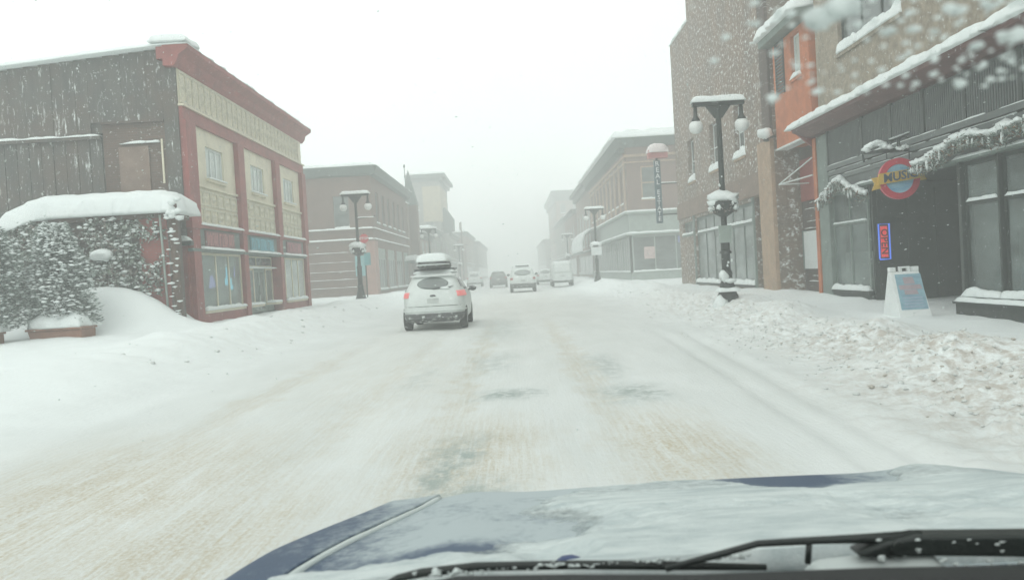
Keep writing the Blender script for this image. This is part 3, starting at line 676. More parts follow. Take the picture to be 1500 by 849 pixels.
def simple_building(name, x0, x1, y0, y1, zt, wallm, label, side, corn=.5, cm=None, floors=2, nwin=4, front=True, ch=.7, snow=.35, shop=True):
    t = thing(name, ((x0+x1)/2, (y0+y1)/2, 0), label, 'building')
    B('wall', wallm, t, (x0, x1, y0, y1, 0, zt-ch))
    f = Fac('L', x1) if side == 'L' else Fac('R', x0)
    xf = x1 if side == 'L' else x0; s = 1 if side == 'L' else -1
    cm = cm or M['cornice']
    X0, X1 = sorted((xf+s*corn, (x0 if side == 'L' else x1)))
    m = MB(); m.box(X0, X1, y0-corn, y1+corn*.3, zt-ch*.45, zt); m.box(X0+(.0 if side == 'L' else corn*.5), X1-(corn*.5 if side == 'L' else 0), y0-corn*.5, y1, zt-ch+.002, zt-ch*.45-.002); m.build('cornice', cm, t)
    MB().mound(X0, X1, y0-corn, y1, zt, snow, res=.7).build('roof_snow', M['snow'], t, smooth=True)
    fh = (zt-ch-(3.8 if shop else .5))/max(1, floors-1 if shop else floors)
    for fl in range(floors-1 if shop else floors):
        zb = (4.3 if shop else 1.0)+fl*fh
        for i in range(nwin):
            c = y0+(i+.5)*(y1-y0)/nwin; wd = min(.7, (y1-y0)/nwin*.3)
            window(t, f, c-wd, c+wd, zb, zb+fh*.62, rec=-.07, mf=M['palecornice'], snow=.12)
        if front:
            fr = Fac('F', y0); xs_ = (x0, x1)
            for i in range(3):
                c = (xf-s*(1.6+i*3.0)); window(t, fr, c-.6, c+.6, zb, zb+fh*.62, rec=-.07, mf=M['palecornice'], snow=.12)
    if shop:
        for i in range(max(1, nwin//2)):
            a = y0+.4+i*(y1-y0)/max(1, nwin//2); window(t, f, a, a+(y1-y0)/max(1, nwin//2)-.8, .7, 3.1, rec=-.07, cols=2, mf=M['palecornice'], snow=.1)
        m = MB(); m.mound(min(xf, xf+s*.3), max(xf, xf+s*.3), y0, y1, 3.7, .12, res=.5); m.build('ledge_snow', M['snow'], t, smooth=True)
        B('ledge', cm, t, (xf-.0, xf+s*.3, y0, y1, 3.55, 3.695))
    return t
simple_building('shop_building', -22, -10.3, 92.2, 103.8, 6.6, M['brownr'], 'low brown shop row beyond the pointed turret', 'L', floors=2, nwin=3)
simple_building('shop_building', -22, -10.35, 104.2, 118.5, 7.8, M['greywall'], 'low grey shop row before the tall ochre building', 'L', floors=2, nwin=4)
t4 = simple_building('tall_building', -15.0, -10.2, 119, 134, 16.3, M['greywall'], 'tall ochre and grey building with flat projecting cornice and oriel, left of the misty street', 'L', corn=1.0, floors=4, nwin=3, ch=1.0)
B('wall_panel', M['yellow'], t4, (-12.6, -10.0, 118.7, 130, 9.5, 14.6))
m = MB(); m.prism([(-10.2, 121, 8.0), (-8.6, 121, 8.2), (-8.6, 121, 10.0), (-9.6, 121, 11.6), (-10.2, 121, 11.6)], (0, 4, 0)); m.build('oriel', M['cornice'], t4)
simple_building('shop_building', -24, -10.3, 134.5, 154, 8.6, M['greywall'], 'pale misty two-storey row beyond the ochre building', 'L', nwin=4)
simple_building('shop_building', -24, -8.8, 154.5, 186, 9.6, M['brownr'], 'faint grey building past the poles on the left', 'L', nwin=4)
simple_building('shop_building', -26, -8.0, 187, 250, 9.0, M['greywall'], 'faintest building at the far left end of the street', 'L', nwin=6, front=False)
for (x, y, h, lb, arm) in ((-9.76, 155, 11.4, 'thin bare pole left of the crossarm pole in the mist', 0), (-8.6, 140, 10.6, 'thin utility pole with crossarm in the mist on the left', 1)):
    t = thing('utility_pole', (x, y, 0), lb, 'pole', 'poles in the mist')
    MB().tube([(x, y, 0), (x, y, h)], [.16, .11], 8).build('pole', M['wood'], t, smooth=True)
    if arm: B('crossarm', M['wood'], t, (x-1.0, x+1.0, y-.28, y-.17, h*.62, h*.62+.14))

# ================================================================== RIGHT: music shop building
A = thing('music_shop_building', (9.8, 18, .1), 'near right building with tan upper wall, red snowy ledge, ribbed grey panels and dark shopfront', 'building')
Rf = Fac('R', 9.8)
AY0, AY1 = 3.0, 25.95
Ru = Fac('R', 9.87)
m = MB(); wall(m, Ru, AY0, AY1, 5.2, 15.5, -.4, 0, [(20.3, 24.2, 7.35, 10.0), (13.5, 17.4, 7.35, 10.0), (6.5, 10.4, 7.35, 10.0)]); m.build('wall', M['tanwall'], A)
shellbox(A, M['greywall'], 12.4, 24, AY0, AY1, .0, 15.4); B('core', M['greywall'], A, (10.7, 12.39, AY0, AY1, 5.0, 15.4))
for a0, a1 in ((20.3, 24.2), (13.5, 17.4), (6.5, 10.4)): window(A, Ru, a0, a1, 7.35, 10.0, rec=.12, cols=3, rows=2, fr=.09, mf=M['darktrim'], snow=.3, sillmat=M['tanwall'])
m = MB(); m.prism([Rf.pt(AY0, -.25, 5.27), Rf.pt(AY0, .22, 5.27), Rf.pt(AY0, .70, 5.44), Rf.pt(AY0, .70, 5.54), Rf.pt(AY0, -.25, 5.60)], (0, 26.25-AY0, 0)); m.build('fascia', M['dullred'], A)
m = MB(); m.prism([Rf.pt(26.25, -.05, 5.0), Rf.pt(26.25, .1, 5.0), Rf.pt(26.25, .73, 5.56), Rf.pt(26.25, -.05, 5.56)], (0, .08, 0)); m.build('fascia_end', M['redpaint'], A)
for y0, y1 in ((AY0, 10.0), (10.0, 15.5), (15.5, 21), (21, 26.5)): fsnow(MB(), Rf, y0-.02, y1+.02, -.22, .82, 5.6-.05, .27, res=.1, wav=.3, over=0).build('ledge_snow', M['snow'], A, smooth=True)
B('corner_strip', M['orange'], A, (9.7, 10.3, 25.955, 26.2, .1, 5.2))
fbox(MB(), Rf, 25.15, 25.95, -.4, .06, .05, 5.2).build('pillar', M['greypillar'], A)
# ribbed metal panels between mullions
mull = [25.12, 22.68, 20.95, 19.3, 17.52, 15.6, 13.6, 11.6, 9.6, 7.6, 5.6, 3.6]
for i, y in enumerate(mull):
    fbox(MB(), Rf, y-.06, y+.06, -.1, .05, 4.2, 5.265).build('mullion', M['darktrim'], A)
    if i+1 < len(mull):
        a0, a1 = mull[i+1]+.06, y-.06; m = MB(); fbox(m, Rf, a0, a1, -.12, -.02, 4.2, 5.265); q = a0+.04
        while q < a1-.03: fbox(m, Rf, q, q+.035, -.02, .03, 4.22, 5.2); q += .09
        m.build('ribbed_panel', M['corr'], A)
zz = [(4.06, 4.195, .10), (3.9, 4.02, .05), (3.74, 3.86, .03)]
for z0_, z1_, p in zz: fbox(MB(), Rf, AY0, 25.14, -.2, p, z0_, z1_).build('moulding', M['corr'], A)
for z0_, z1_, p in zz:
    m = MB(); yy = AY0
    while yy < 25:
        l_ = R(.8, 2.2); fsnow(m, Rf, yy, min(25.1, yy+l_), p-.04, p+.005, z1_, .022, res=.2, wav=1.5, over=0); yy += l_+R(.0, .5)
    m.build('ledge_snow', M['snow'], A, smooth=True)
fbox(MB(), Rf, AY0, 25.14, -.25, -.0, 3.42, 3.735).build('lintel', M['corr'], A)
fbox(MB(), Rf, AY0, 25.14, -.2, .16, 3.36, 3.416).build('moulding', M['greypillar'], A)
m = MB()
for a0, a1 in ((21.7, 24.9), (18.4, 21.4), (13.2, 17.9), (7, 12)): fsnow(m, Rf, a0, a1, .0, .17, 3.417, .06, wav=.8, over=0)
m.build('ledge_snow', M['snow'], A, smooth=True)
# left shop window, right shop windows
window(A, Rf, 22.68, 25.14, .46, 3.355, rec=.05, cols=2, midz=2.4, fr=.07, mf=M['greypillar'], mg=M['shopglass'], snow=.15, sillmat=M['concrete'], barsnow=.05)
fbox(MB(), Rf, 22.62, 25.16, -.4, .05, -.1, .355).build('base_wall', M['concrete'], A)
yy = [17.85, 16.45, 15.0, 13.5, 12.0, 10.4, 8.8, 7.2, 5.6, 4.0]
for i in range(len(yy)-1): window(A, Rf, yy[i+1]+.05, yy[i]-.02, .46, 3.355, rec=.06, cols=1, midz=2.46, fr=.09, mf=M['darktrim'], mg=M['shopglass'], snow=.16, sillmat=M['darktrim'], barsnow=.07)
for i in range(len(yy)): fbox(MB(), Rf, yy[i]-.022 if i else 17.83, yy[i]+.048 if i else 17.95, -.2, .03, .3, 3.355).build('mullion', M['darktrim'], A)
m = MB()
fbox(m, Rf, AY0, 18.05, -.4, .13, -.2, .3); m.build('base_wall', M['concrete'], A)
fbox(MB(), Rf, AY0, 18.08, -.4, .19, .302, .352).build('ledge', M['darktrim'], A)
m = MB(); fsnow(m, Rf, 12, 18.0, .03, .22, .352, .09, over=0); fsnow(m, Rf, 4, 12, .03, .22, .352, .09, over=0); m.build('ledge_snow', M['snow'], A, smooth=True)
# interiors
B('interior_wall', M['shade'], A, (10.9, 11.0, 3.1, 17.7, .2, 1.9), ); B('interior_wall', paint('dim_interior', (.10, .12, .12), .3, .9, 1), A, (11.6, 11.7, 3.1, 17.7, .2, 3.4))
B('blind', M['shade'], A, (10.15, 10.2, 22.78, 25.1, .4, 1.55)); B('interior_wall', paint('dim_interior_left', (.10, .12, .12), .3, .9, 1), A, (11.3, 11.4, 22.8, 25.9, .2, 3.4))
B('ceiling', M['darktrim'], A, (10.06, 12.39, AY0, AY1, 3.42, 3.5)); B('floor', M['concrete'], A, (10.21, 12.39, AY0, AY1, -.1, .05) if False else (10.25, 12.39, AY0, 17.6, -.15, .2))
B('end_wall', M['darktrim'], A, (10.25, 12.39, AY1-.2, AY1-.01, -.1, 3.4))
# recessed dark entrance
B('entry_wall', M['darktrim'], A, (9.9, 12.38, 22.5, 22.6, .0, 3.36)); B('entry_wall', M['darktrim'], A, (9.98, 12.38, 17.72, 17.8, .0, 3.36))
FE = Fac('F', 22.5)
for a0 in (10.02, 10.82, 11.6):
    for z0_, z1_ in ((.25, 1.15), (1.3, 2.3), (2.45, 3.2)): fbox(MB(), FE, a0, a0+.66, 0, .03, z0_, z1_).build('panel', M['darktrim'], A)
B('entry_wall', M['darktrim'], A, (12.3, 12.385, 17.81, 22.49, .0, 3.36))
dr = B('door', M['concrete'], A, (12.22, 12.295, 19.4, 20.5, .1, 2.4)); B('pane', M['glass'], dr, (12.2, 12.215, 19.55, 20.35, .9, 2.25)); B('handle', M['white_plastic'], dr, (12.15, 12.2, 19.45, 19.5, 1.0, 1.3))
Re = Fac('R', 12.3)
for a0, a1 in ((18.0, 19.2), (20.7, 22.3)): window(A, Re, a0, a1, .7, 2.4, rec=-.08, mf=M['darktrim'], sill=False)
# OPEN sign
op = thing('open_sign', (10.12, 22.4, 1.8), 'red and blue lit OPEN sign hung upright on the dark entrance wall', 'sign')
cx, cz = 10.13, 1.79; hw, hz = .165, .5
B('backing', flat('black_backing', (.02, .02, .03)), op, (cx-hw, cx+hw, 22.40, 22.46, cz-hz, cz+hz))
m = MB(); m.tube([(cx-hw+.02, 22.385, cz-hz+.02), (cx+hw-.02, 22.385, cz-hz+.02), (cx+hw-.02, 22.385, cz+hz-.02), (cx-hw+.02, 22.385, cz+hz-.02), (cx-hw+.02, 22.385, cz-hz+.04)], .022, 6); m.build('border_tube', emit('blue_neon', (.10, .22, .9), .8), op)
B('lit_field', emit('red_glow', (.85, .06, .07), .55), op, (cx-.095, cx+.095, 22.392, 22.399, cz-.42, cz+.42))
lettering('OPEN', .27, (cx, 22.38, cz-.0), flat('dark_red_letter', (.09, .012, .012)), op, roll=-pi/2, sx=1.0, bold=.004)
# MUSIC hanging sign
mu = thing('hanging_sign', (9.45, 20, 3.3), 'round red and blue hanging sign with gold ribbon reading MUSIC', 'sign')
def ring(cx, cz, y, r0, r1, t, n=40, a0=0, a1=2*pi):
    m = MB(); vs = []
    for i in range(n+1):
        q = a0+(a1-a0)*i/n
        for r in (r0, r1):
            for yy_ in (y-t/2, y+t/2): vs.append((cx+r*cos(q), yy_, cz+r*sin(q)))
    fs = []
    for i in range(n):
        k = i*4; fs += [(k, k+4, k+6, k+2), (k+1, k+3, k+7, k+5), (k+2, k+6, k+7, k+3), (k, k+1, k+5, k+4)]
    return m.add(vs, fs)
rx, rz = 9.47, 3.27
ring(rx, rz, 20, .35, .5, .1).build('ring', flat('crimson_enamel', (.50, .025, .055), .35), mu)
m = MB(); m.prism([(rx+.36*cos(2*pi*i/32), 19.975, rz+.36*sin(2*pi*i/32)) for i in range(32)], (0, .05, 0))
mm, nn, bb = newmat('blue_disc'); 
col_ = ramp(nn, ntex(nn, pos(nn, 1, 1, 4), 2, 3), [(.3, (.10, .30, .50, 1)), (.7, (.35, .58, .68, 1))]); nn.links.new(col_, bb.inputs['Base Color']); m.build('disc', mm, mu)
gold = flat('gold_enamel', (.55, .36, .06), .4)
m = MB(); rb = [(-.64, -.25), (-.42, -.19), (-.42, -.05), (-.36, -.02), (.36, .05), (.62, .06), (.62, .23), (.3, .24), (-.42, .11), (-.64, .06)]
m.prism([(rx+x_*.98, 19.9, rz+.03+z_*.85) for x_, z_ in [(-.53, -.19), (.51, -.05), (.51, .25), (-.53, .12)]], (0, .05, 0)); m.build('ribbon', gold, mu)
m = MB(); m.prism([(rx-.68, 19.955, rz-.26), (rx-.40, 19.955, rz-.2), (rx-.40, 19.955, rz+.08), (rx-.68, 19.955, rz+.04), (rx-.61, 19.955, rz-.1)], (0, .03, 0)); m.prism([(rx+.38, 19.955, rz-.08), (rx+.66, 19.955, rz-.06), (rx+.60, 19.955, rz+.06), (rx+.68, 19.955, rz+.2), (rx+.38, 19.955, rz+.2)], (0, .03, 0)); m.build('ribbon_tail', gold, mu)
lt = lettering('MUSIC', .29, (rx, 19.89, rz+.055), flat('dark_blue_letter', (.03, .06, .10)), mu, sx=1.0, bold=.006); lt.data.transform(Matrix.Identity(4))
for v in lt.data.vertices: v.co.z += (v.co.x-(rx-9.45))*.125
# iron scroll bracket with snow
def arc(cx, cz, r, a0, a1, n=12, y=20): return [(cx+r*cos(radians(a0+(a1-a0)*i/n)), y, cz+r*sin(radians(a0+(a1-a0)*i/n))) for i in range(n+1)]
m = MB(); m.tube([(8.65, 20, 3.72), (8.62, 20, 3.92), (8.9, 20, 4.14), (9.4, 20, 4.22), (9.85, 20, 4.38), (10.0, 20, 4.3), (10.02, 20, 4.1), (9.8, 20, 3.95), (9.2, 20, 3.93), (8.66, 20, 3.93)], .028, 6)
m.tube([(8.66, 20, 3.95), (10.0, 20, 4.02)], .028, 6); m.tube(arc(9.65, 4.15, .13, 0, 330), .02, 6); m.tube([(9.48, 20, 4.0), (9.48, 20, 4.26)], .02, 6); m.tube([(9.2, 20, 3.95), (9.2, 20, 3.77)], .015, 5); m.tube([(9.75, 20, 3.95), (9.75, 20, 3.72)], .015, 5); m.build('bracket', M['iron'], mu, smooth=True)
sn = MB(); random.seed(5)
for i in range(60):
    t_ = i/60; x = 8.68+.62*t_; sn.blob((x, 20+R(-.04, .04), 4.0+.14*sin(pi*t_)+R(-.02, .04)), R(.05, .085), (1.2, .9, .8), .4, 1)
for i in range(46):
    t_ = i/46; sn.blob((9.45+.5*t_, 20+R(-.04, .04), 3.99+.2*t_**2+R(-.02, .03)), R(.035, .06), (1.2, .9, .8), .4, 1)
for i in range(40):
    t_ = i/40; sn.blob((9.3+.62*t_, 20, 4.235+.19*t_), R(.02, .032), (1.4, .9, .7), .4, 1)
for i in range(14): sn.blob((10.0, 20, 4.0+.03*i), R(.03, .05), (1, .9, 1), .4, 1)
sn.build('bracket_snow', M['snow'], mu, smooth=True)
# garlands
def garland(a0, a1, z0_, z1_, lab, seed, red=False):
    random.seed(seed); t = thing('garland', (9.45, (a0+a1)/2, z0_), lab, 'garland', 'evergreen garlands on the shopfront'); lf = MB(); sn = MB(); k = int(abs(a1-a0)*46)
    for i in range(k):
        s = i/k; y = a0+(a1-a0)*s; z = z0_+(z1_-z0_)*s+.13*N(y*1.1, seed*3.3)+.06*N(y*3.7, seed); x = 9.45+R(-.06, .06); th = .85+1.1*N(y*1.3, seed)+.5*N(y*4, seed+7)
        for _ in range(9):
            c = Vector((x+R(-.14, .14), y+R(-.1, .1), z-.04+R(-.24, .08)*th)); a = Vector((R(-1, 1), R(-1, 1), R(-1, .3))).normalized()*R(.04, .1); b_ = Vector((R(-1, 1), R(-1, 1), R(-1, 1))).normalized()*.014
            lf.add([c-a, c+b_, c+a, c-b_], [(0, 1, 2, 3)], 1 if random.random() < .22 else 0)
        sn.blob((x, y, z+.05), R(.06, .12)*th, (1, 1.3, .8), .45, 1)
        if random.random() < .14: sn.blob((x-.08, y, z-.13), R(.02, .04), (1, 1, R(2.5, 5)), .3, 1)
    lf.build('greenery', [mat_needle, paint('rusty_needles', (.17, .09, .05), .3, .8, 4, 0, bmp=0)], t); sn.build('garland_snow', M['snow'], t, smooth=True)
garland(25.2, 23.4, 3.15, 3.65, 'small snowy garland left of the MUSIC sign', 3)
garland(23.4, 22.0, 3.6, 3.0, 'short drooping piece of snowy garland just left of the MUSIC sign', 4)
garland(19.2, 17.4, 3.5, 3.78, 'snowy evergreen garland directly right of the MUSIC sign', 5)
garland(17.4, 14.0, 3.78, 3.72, 'long snow-laden garland running out of the right edge of the photo', 6)
# sandwich board
sb = thing('sandwich_board', (8.6, 18.1, .05), 'white plastic A-frame sandwich board with blue poster outside the dark entrance', 'sign board')
def leaf(y0, y1, name):
    m = MB(); o = y1-y0
    m.prism([(8.40, y0, .02), (9.10, y0, .02), (9.03, y1, 1.08), (8.38, y1, 1.08)], (0, .035*(1 if o > 0 else 1), 0)); return m.build(name, M['white_plastic'], sb, bev=.008)
m = MB()
fr_, to_ = (18.0, 18.30), (18.75, 18.34)
for (yb, yt), nm in (((17.95, 18.28), 'front_panel'), ((18.78, 18.36), 'rear_panel')):
    m = MB(); m.prism([(8.40, yb, .02), (9.10, yb, .02), (9.0, yt, 1.06), (8.36, yt, 1.06)], (0, .035, 0)); m.build(nm, M['white_plastic'], sb, bev=.008)
# side gusset seen on the left
m = MB(); m.add([(8.395, 17.97, .02), (8.355, 18.29, 1.05), (8.355, 18.37, 1.05), (8.395, 18.8, .02), (8.42, 17.97, .02), (8.38, 18.29, 1.05), (8.38, 18.37, 1.05), (8.42, 18.8, .02)], [(0, 1, 2, 3), (7, 6, 5, 4), (0, 4, 5, 1), (3, 2, 6, 7), (0, 3, 7, 4), (1, 5, 6, 2)]); m.build('side_panel', M['white_plastic'], sb)
B('top_grip', M['white_plastic'], sb, (8.36, 8.49, 18.27, 18.40, 1.062, 1.16), (8.58, 8.64, 18.29, 18.38, 1.062, 1.13), (8.76, 8.82, 18.29, 18.38, 1.062, 1.13), (8.58, 8.82, 18.29, 18.38, 1.132, 1.17), (8.87, 9.0, 18.27, 18.40, 1.062, 1.16), bev=.01)
mm, nn, bb = newmat('blue_poster')
g_ = nn.nodes.new('ShaderNodeNewGeometry'); s_ = nn.nodes.new('ShaderNodeSeparateXYZ'); nn.links.new(g_.outputs['Position'], s_.inputs[0])
def band(v, c, w_): return math_(nn, 'EXPONENT', math_(nn, 'MULTIPLY', math_(nn, 'POWER', math_(nn, 'ABSOLUTE', math_(nn, 'DIVIDE', math_(nn, 'SUBTRACT', v, c), w_)), 2.0), -1.))
base_ = ramp(nn, ntex(nn, pos(nn, 3, 3, 6), 1.5, 3), [(.3, (.20, .33, .42, 1)), (.7, (.28, .46, .52, 1))])
nn.links.new(base_, bb.inputs['Base Color']); bb.inputs['Roughness'].default_value = .4
def on_leaf(x0_, x1_, z0_, z1_, off): # polygon lying on the sloping front panel
    yf = lambda z: 17.95+(z-.02)/1.04*.33-off
    m = MB(); m.add([(x0_, yf(z0_), z0_), (x1_, yf(z0_), z0_), (x1_-.03, yf(z1_), z1_), (x0_-.01, yf(z1_), z1_), (x0_, yf(z0_)+.003, z0_), (x1_, yf(z0_)+.003, z0_), (x1_-.03, yf(z1_)+.003, z1_), (x0_-.01, yf(z1_)+.003, z1_)], [(0, 1, 2, 3), (4, 7, 6, 5), (0, 4, 5, 1), (1, 5, 6, 2), (2, 6, 7, 3), (3, 7, 4, 0)]); return m
ps = on_leaf(8.46, 9.05, .22, 1.0, .006).build('poster', mm, sb)
pk = flat('pink_print', (.40, .33, .36)); bl2 = flat('lilac_print', (.34, .42, .52))
on_leaf(8.50, 9.0, .66, .76, .011).build('print', pk, ps); on_leaf(8.6, 8.9, .55, .65, .011).build('print', pk, ps); on_leaf(8.62, 8.86, .78, .93, .011).build('print', pk, ps)
for i in range(4): on_leaf(8.54, 8.98, .27+i*.065, .30+i*.065, .011).build('print', bl2, ps)

# ================================================================== RIGHT: orange infill building
og = thing('orange_building', (10, 28, .1), 'narrow orange stucco building squeezed between tan wall and brown brick wall', 'building')
Ro = Fac('R', 9.8)
m = MB(); wall(m, Ro, 26.35, 29.9, 5.45, 9.1, -.4, 0, [(27.15, 28.0, 7.5, 8.95)]); m.build('wall', M['orange'], og)
window(og, Ro, 27.15, 28.0, 7.5, 8.95, rec=.12, fr=.06, mf=M['blind'], mg=M['glasslight'], snow=.18, sillmat=M['orange'])
m = MB()
for i in range(16): fbox(m, Ro, 28.75, 29.45, .0, .05, 7.3+i*.115, 7.36+i*.115)
fbox(m, Ro, 28.68, 28.74, 0, .06, 7.25, 9.1); fbox(m, Ro, 29.46, 29.52, 0, .06, 7.25, 9.1); vt = m.build('vent', M['darktrim'], og)
fbox(MB(), Ro, 26.2, 29.9, -.4, .03, 5.38, 5.445).build('ledge', M['blind'], og)
B('core', M['brownr'], og, (11.5, 22, 26.3, 30.2, 0, 9.1)); B('core', M['orange'], og, (10.2, 11.49, 26.3, 29.9, 5.46, 9.1))
B('back_wall', M['darkbrick'], og, (10.75, 11.49, 26.3, 30.3, .0, 5.44))
B('panel', flat('dark_red_paint', (.27, .05, .04)), og, (10.68, 10.745, 28.1, 30.2, 3.5, 5.0))
B('notice_board', M['blind'], og, (10.62, 10.74, 28.6, 29.95, 1.05, 2.4)); B('notice_board_frame', M['greytrim'], og, (10.6, 10.745, 28.5, 28.598, 1.0, 2.45), (10.6, 10.745, 29.952, 30.05, 1.0, 2.45))
for i, z in enumerate((3.2, 2.75, 2.5, .8, .6, 3.4)): MB().mound(10.68, 10.74, 27.2+R(0, .8), 29.2+R(0, 1), z, .02, wav=1.5, over=0).build('ledge_snow', M['snow'], og, smooth=True)
m = MB(); m.tube([(9.6, 29.3, 4.1), (9.75, 26.4, 4.65)], .025, 6); m.tube([(9.6, 29.3, 4.1), (9.75, 26.4, 4.1)], .025, 6); m.tube([(9.6, 29.3, 4.1), (10.7, 29.3, 4.1)], .025, 6); m.build('awning_arm', M['blind'], og)
# roof overhang, snow hanging over it
m = MB(); m.prism([(9.4, 26.3, 9.15), (9.4, 26.3, 9.4), (16, 26.3, 10.2), (16, 26.3, 9.15)], (0, 3.95, 0)); m.build('roof', M['greypillar'], og)
MB().mound(9.3, 15.8, 26.4, 30.3, lambda x, y: 9.42+.11*(x-9.4), .5, res=.16, wav=.25, over=.08).build('roof_snow', M['snow'], og, smooth=True)
# snowy lump (small lamp) on the wall
wl = thing('wall_lamp', (9.5, 29.9, 5.9), 'small snow-covered wall lamp beside the orange wall', 'lamp')
MB().tube([(9.8, 29.95, 5.9), (9.45, 29.95, 6.0)], .03, 6).build('arm', M['iron'], wl); MB().tube([(9.45, 29.95, 5.75), (9.45, 29.95, 6.0)], [.1, .05], 8).build('shade', M['iron'], wl)
MB().blob((9.42, 29.9, 6.05), .26, (1, 1, .95), .35, 2).build('snow_cap', M['snow'], wl, smooth=True)

# ================================================================== RIGHT: tall brown brick building
bb_ = thing('tall_brick_building', (9.8, 39, .2), 'tall brown brick building speckled with driven snow behind the near street lamp', 'building')
hb = [(33.9, 35.4, 5.8, 8.05), (38.3, 39.8, 5.8, 8.05), (43.2, 44.7, 5.8, 8.05)]
sf_ = [(33.25, 43.85, .45, 3.85), (31.95, 33.0, .3, 3.95), (44.3, 46.9, 3.05, 3.75)]
m = MB(); wall(m, Rf, 30.3, 48.0, 0, 14.1, -.4, 0, hb+sf_); wall(m, Rf, 30.3, 43.4, 14.1, 16.2, -.4, 0); m.build('wall', M['brickB'], bb_)
shellbox(bb_, M['brownr'], 10.75, 24, 30.35, 48.0, 0, 14.0)
B('side_wall', M['brickB'], bb_, (10.21, 10.74, 30.31, 30.6, 0, 15)); B('side_wall', M['brickB'], bb_, (10.21, 10.74, 47.7, 47.99, 0, 14.0))
fbox(MB(), Rf, 30.25, 31.85, .002, .14, .1, 5.9).build('pilaster', M['sandstone'], bb_)
fbox(MB(), Rf, 30.28, 31.2, .002, .10, 5.91, 16).build('pilaster', M['darkbrick'], bb_)
for w_ in hb: window(bb_, Rf, *w_, rec=.2, cols=2, rows=2, fr=.07, mf=M['blind'], mg=M['glass'], snow=.34, sillmat=M['sandstone'])
for i, (a0, a1) in enumerate(((31.9, 43.9),)):
    fbox(MB(), Rf, a0, 47.9, .002, .1, 3.95 if False else 4.0, 4.9).build('sign_band', M['brownr'], bb_)
patch = MB(); random.seed(4)
for i in range(26):
    y = R(32, 42); z = 5.0+R(.02, .6)
window(bb_, Rf, 33.25, 43.85, .45, 3.85, rec=.12, cols=6, midz=3.0, fr=.14, mf=M['greytrim'], mg=M['glassB'], snow=.2, sillmat=M['concrete'], barsnow=.12)
window(bb_, Rf, 44.3, 46.9, 3.05, 3.75, rec=.12, cols=2, fr=.08, mf=M['greypillar'], snow=.12)
dd = B('door', M['darktrim'], bb_, Rf.bb(31.97, 32.98, -.25, -.2, .3, 3.93)); fbox(MB(), Rf, 32.1, 32.85, -.2, -.18, .8, 2.6).build('pane', M['glass'], dd); fbox(MB(), Rf, 32.1, 32.85, -.2, -.18, 2.9, 3.8).build('pane', M['glass'], dd); MB().tube([Rf.pt(32.2, -.12, 1.1), Rf.pt(32.2, -.12, 1.5)], .02).build('handle', M['blind'], dd)
for y in (33.1, 43.95): fbox(MB(), Rf, y-.1, y+.1, .002, .08, .1, 3.99).build('frame_post', M['greypillar'], bb_)
m = MB(); m.mound(9.7, 10.2, 30.3, 43.4, 16.2, .3, res=.3); m.mound(9.75, 10.7, 43.45, 48, 14.1, .3, res=.3); m.build('roof_snow', M['snow'], bb_, smooth=True)
sc_ = thing('vertical_sign', (8.7, 48, 5.7), 'tall narrow blue-grey sign reading REAL ESTATE downwards, topped by a snow-covered box', 'sign')
dk = flat('slate_blue_sign', (.055, .11, .14))
B('panel', dk, sc_, (8.50, 8.87, 47.95, 48.1, 3.9, 7.55))
wl_ = flat('white_letter', (.72, .76, .76))
zc = 7.35
for ch in 'REAL': lettering(ch, .40, (8.685, 47.935, zc), wl_, sc_, bold=.006); zc -= .36
zc -= .22
for ch in 'ESTATE': lettering(ch, .36, (8.685, 47.935, zc), wl_, sc_, bold=.006); zc -= .31
m = MB(); m.box(8.87, 9.8, 47.98, 48.04, 6.15, 6.22); m.box(8.87, 9.8, 47.98, 48.04, 4.35, 4.42); m.build('bracket', M['iron'], sc_); MB().mound(8.9, 9.75, 47.95, 48.07, 6.22, .07).build('bracket_snow', M['snow'], sc_, smooth=True)
B('top_box', flat('pink_red_box', (.45, .16, .16)), sc_, (8.18, 9.3, 47.75, 48.3, 7.68, 8.15)); MB().mound(8.12, 9.35, 47.7, 48.35, 8.0, .55, res=.1, wav=.2).build('top_snow', snowmat('pinkish_snow', (.80, .74, .73)), sc_, smooth=True)
B('post', M['iron'], sc_, (8.62, 8.74, 47.98, 48.06, 7.55, 7.68))

# ================================================================== RIGHT: red brick corner building across the side street
c3 = thing('cornice_brick_building', (9.8, 85, .2), 'red brick corner building with heavy snowy cornice and pale green shopfront across the side street', 'building')
FC = Fac('F', 68.3)
uwC = [(71+i*3.3, 72.3+i*3.3, 6.8, 9.7) for i in range(9)]
m = MB(); wall(m, Rf, 68.3, 101, 6.0, 11.3, -.4, 0, uwC); m.build('wall', M['brickC'], c3)
m = MB(); wall(m, FC, 10.2, 24, 6.0, 11.3, -.4, 0, [(10.95, 12.6, 6.95, 9.7), (15, 16.6, 6.95, 9.7)]); m.build('wall', M['brickC'], c3)
shellbox(c3, M['brownr'], 10.9, 24, 69.0, 101, 0, 11.3); B('core', M['greywall'], c3, (10.3, 10.89, 69.0, 101, 0, 5.9))
for w_ in uwC: window(c3, Rf, *w_, rows=2, mf=M['sandstone'], snow=.15)
for w_ in [(10.95, 12.6, 6.95, 9.7), (15, 16.6, 6.95, 9.7)]: window(c3, FC, *w_, rows=2, fr=.12, rec=.05, mf=M['sandstone'], snow=.15)
for i in range(10): fbox(MB(), Rf, 69.0+i*3.3+.3, 69.0+i*3.3+.9, .002, .1, 6.1, 10.4).build('pilaster', M['sandstone'], c3)
for z0_, z1_ in ((10.5, 10.7), (10.0, 10.1)): B('string_course', M['sandstone'], c3, (9.6, 24, 68.12, 68.298, z0_, z1_), (9.65, 9.8, 68.3, 101, z0_, z1_))
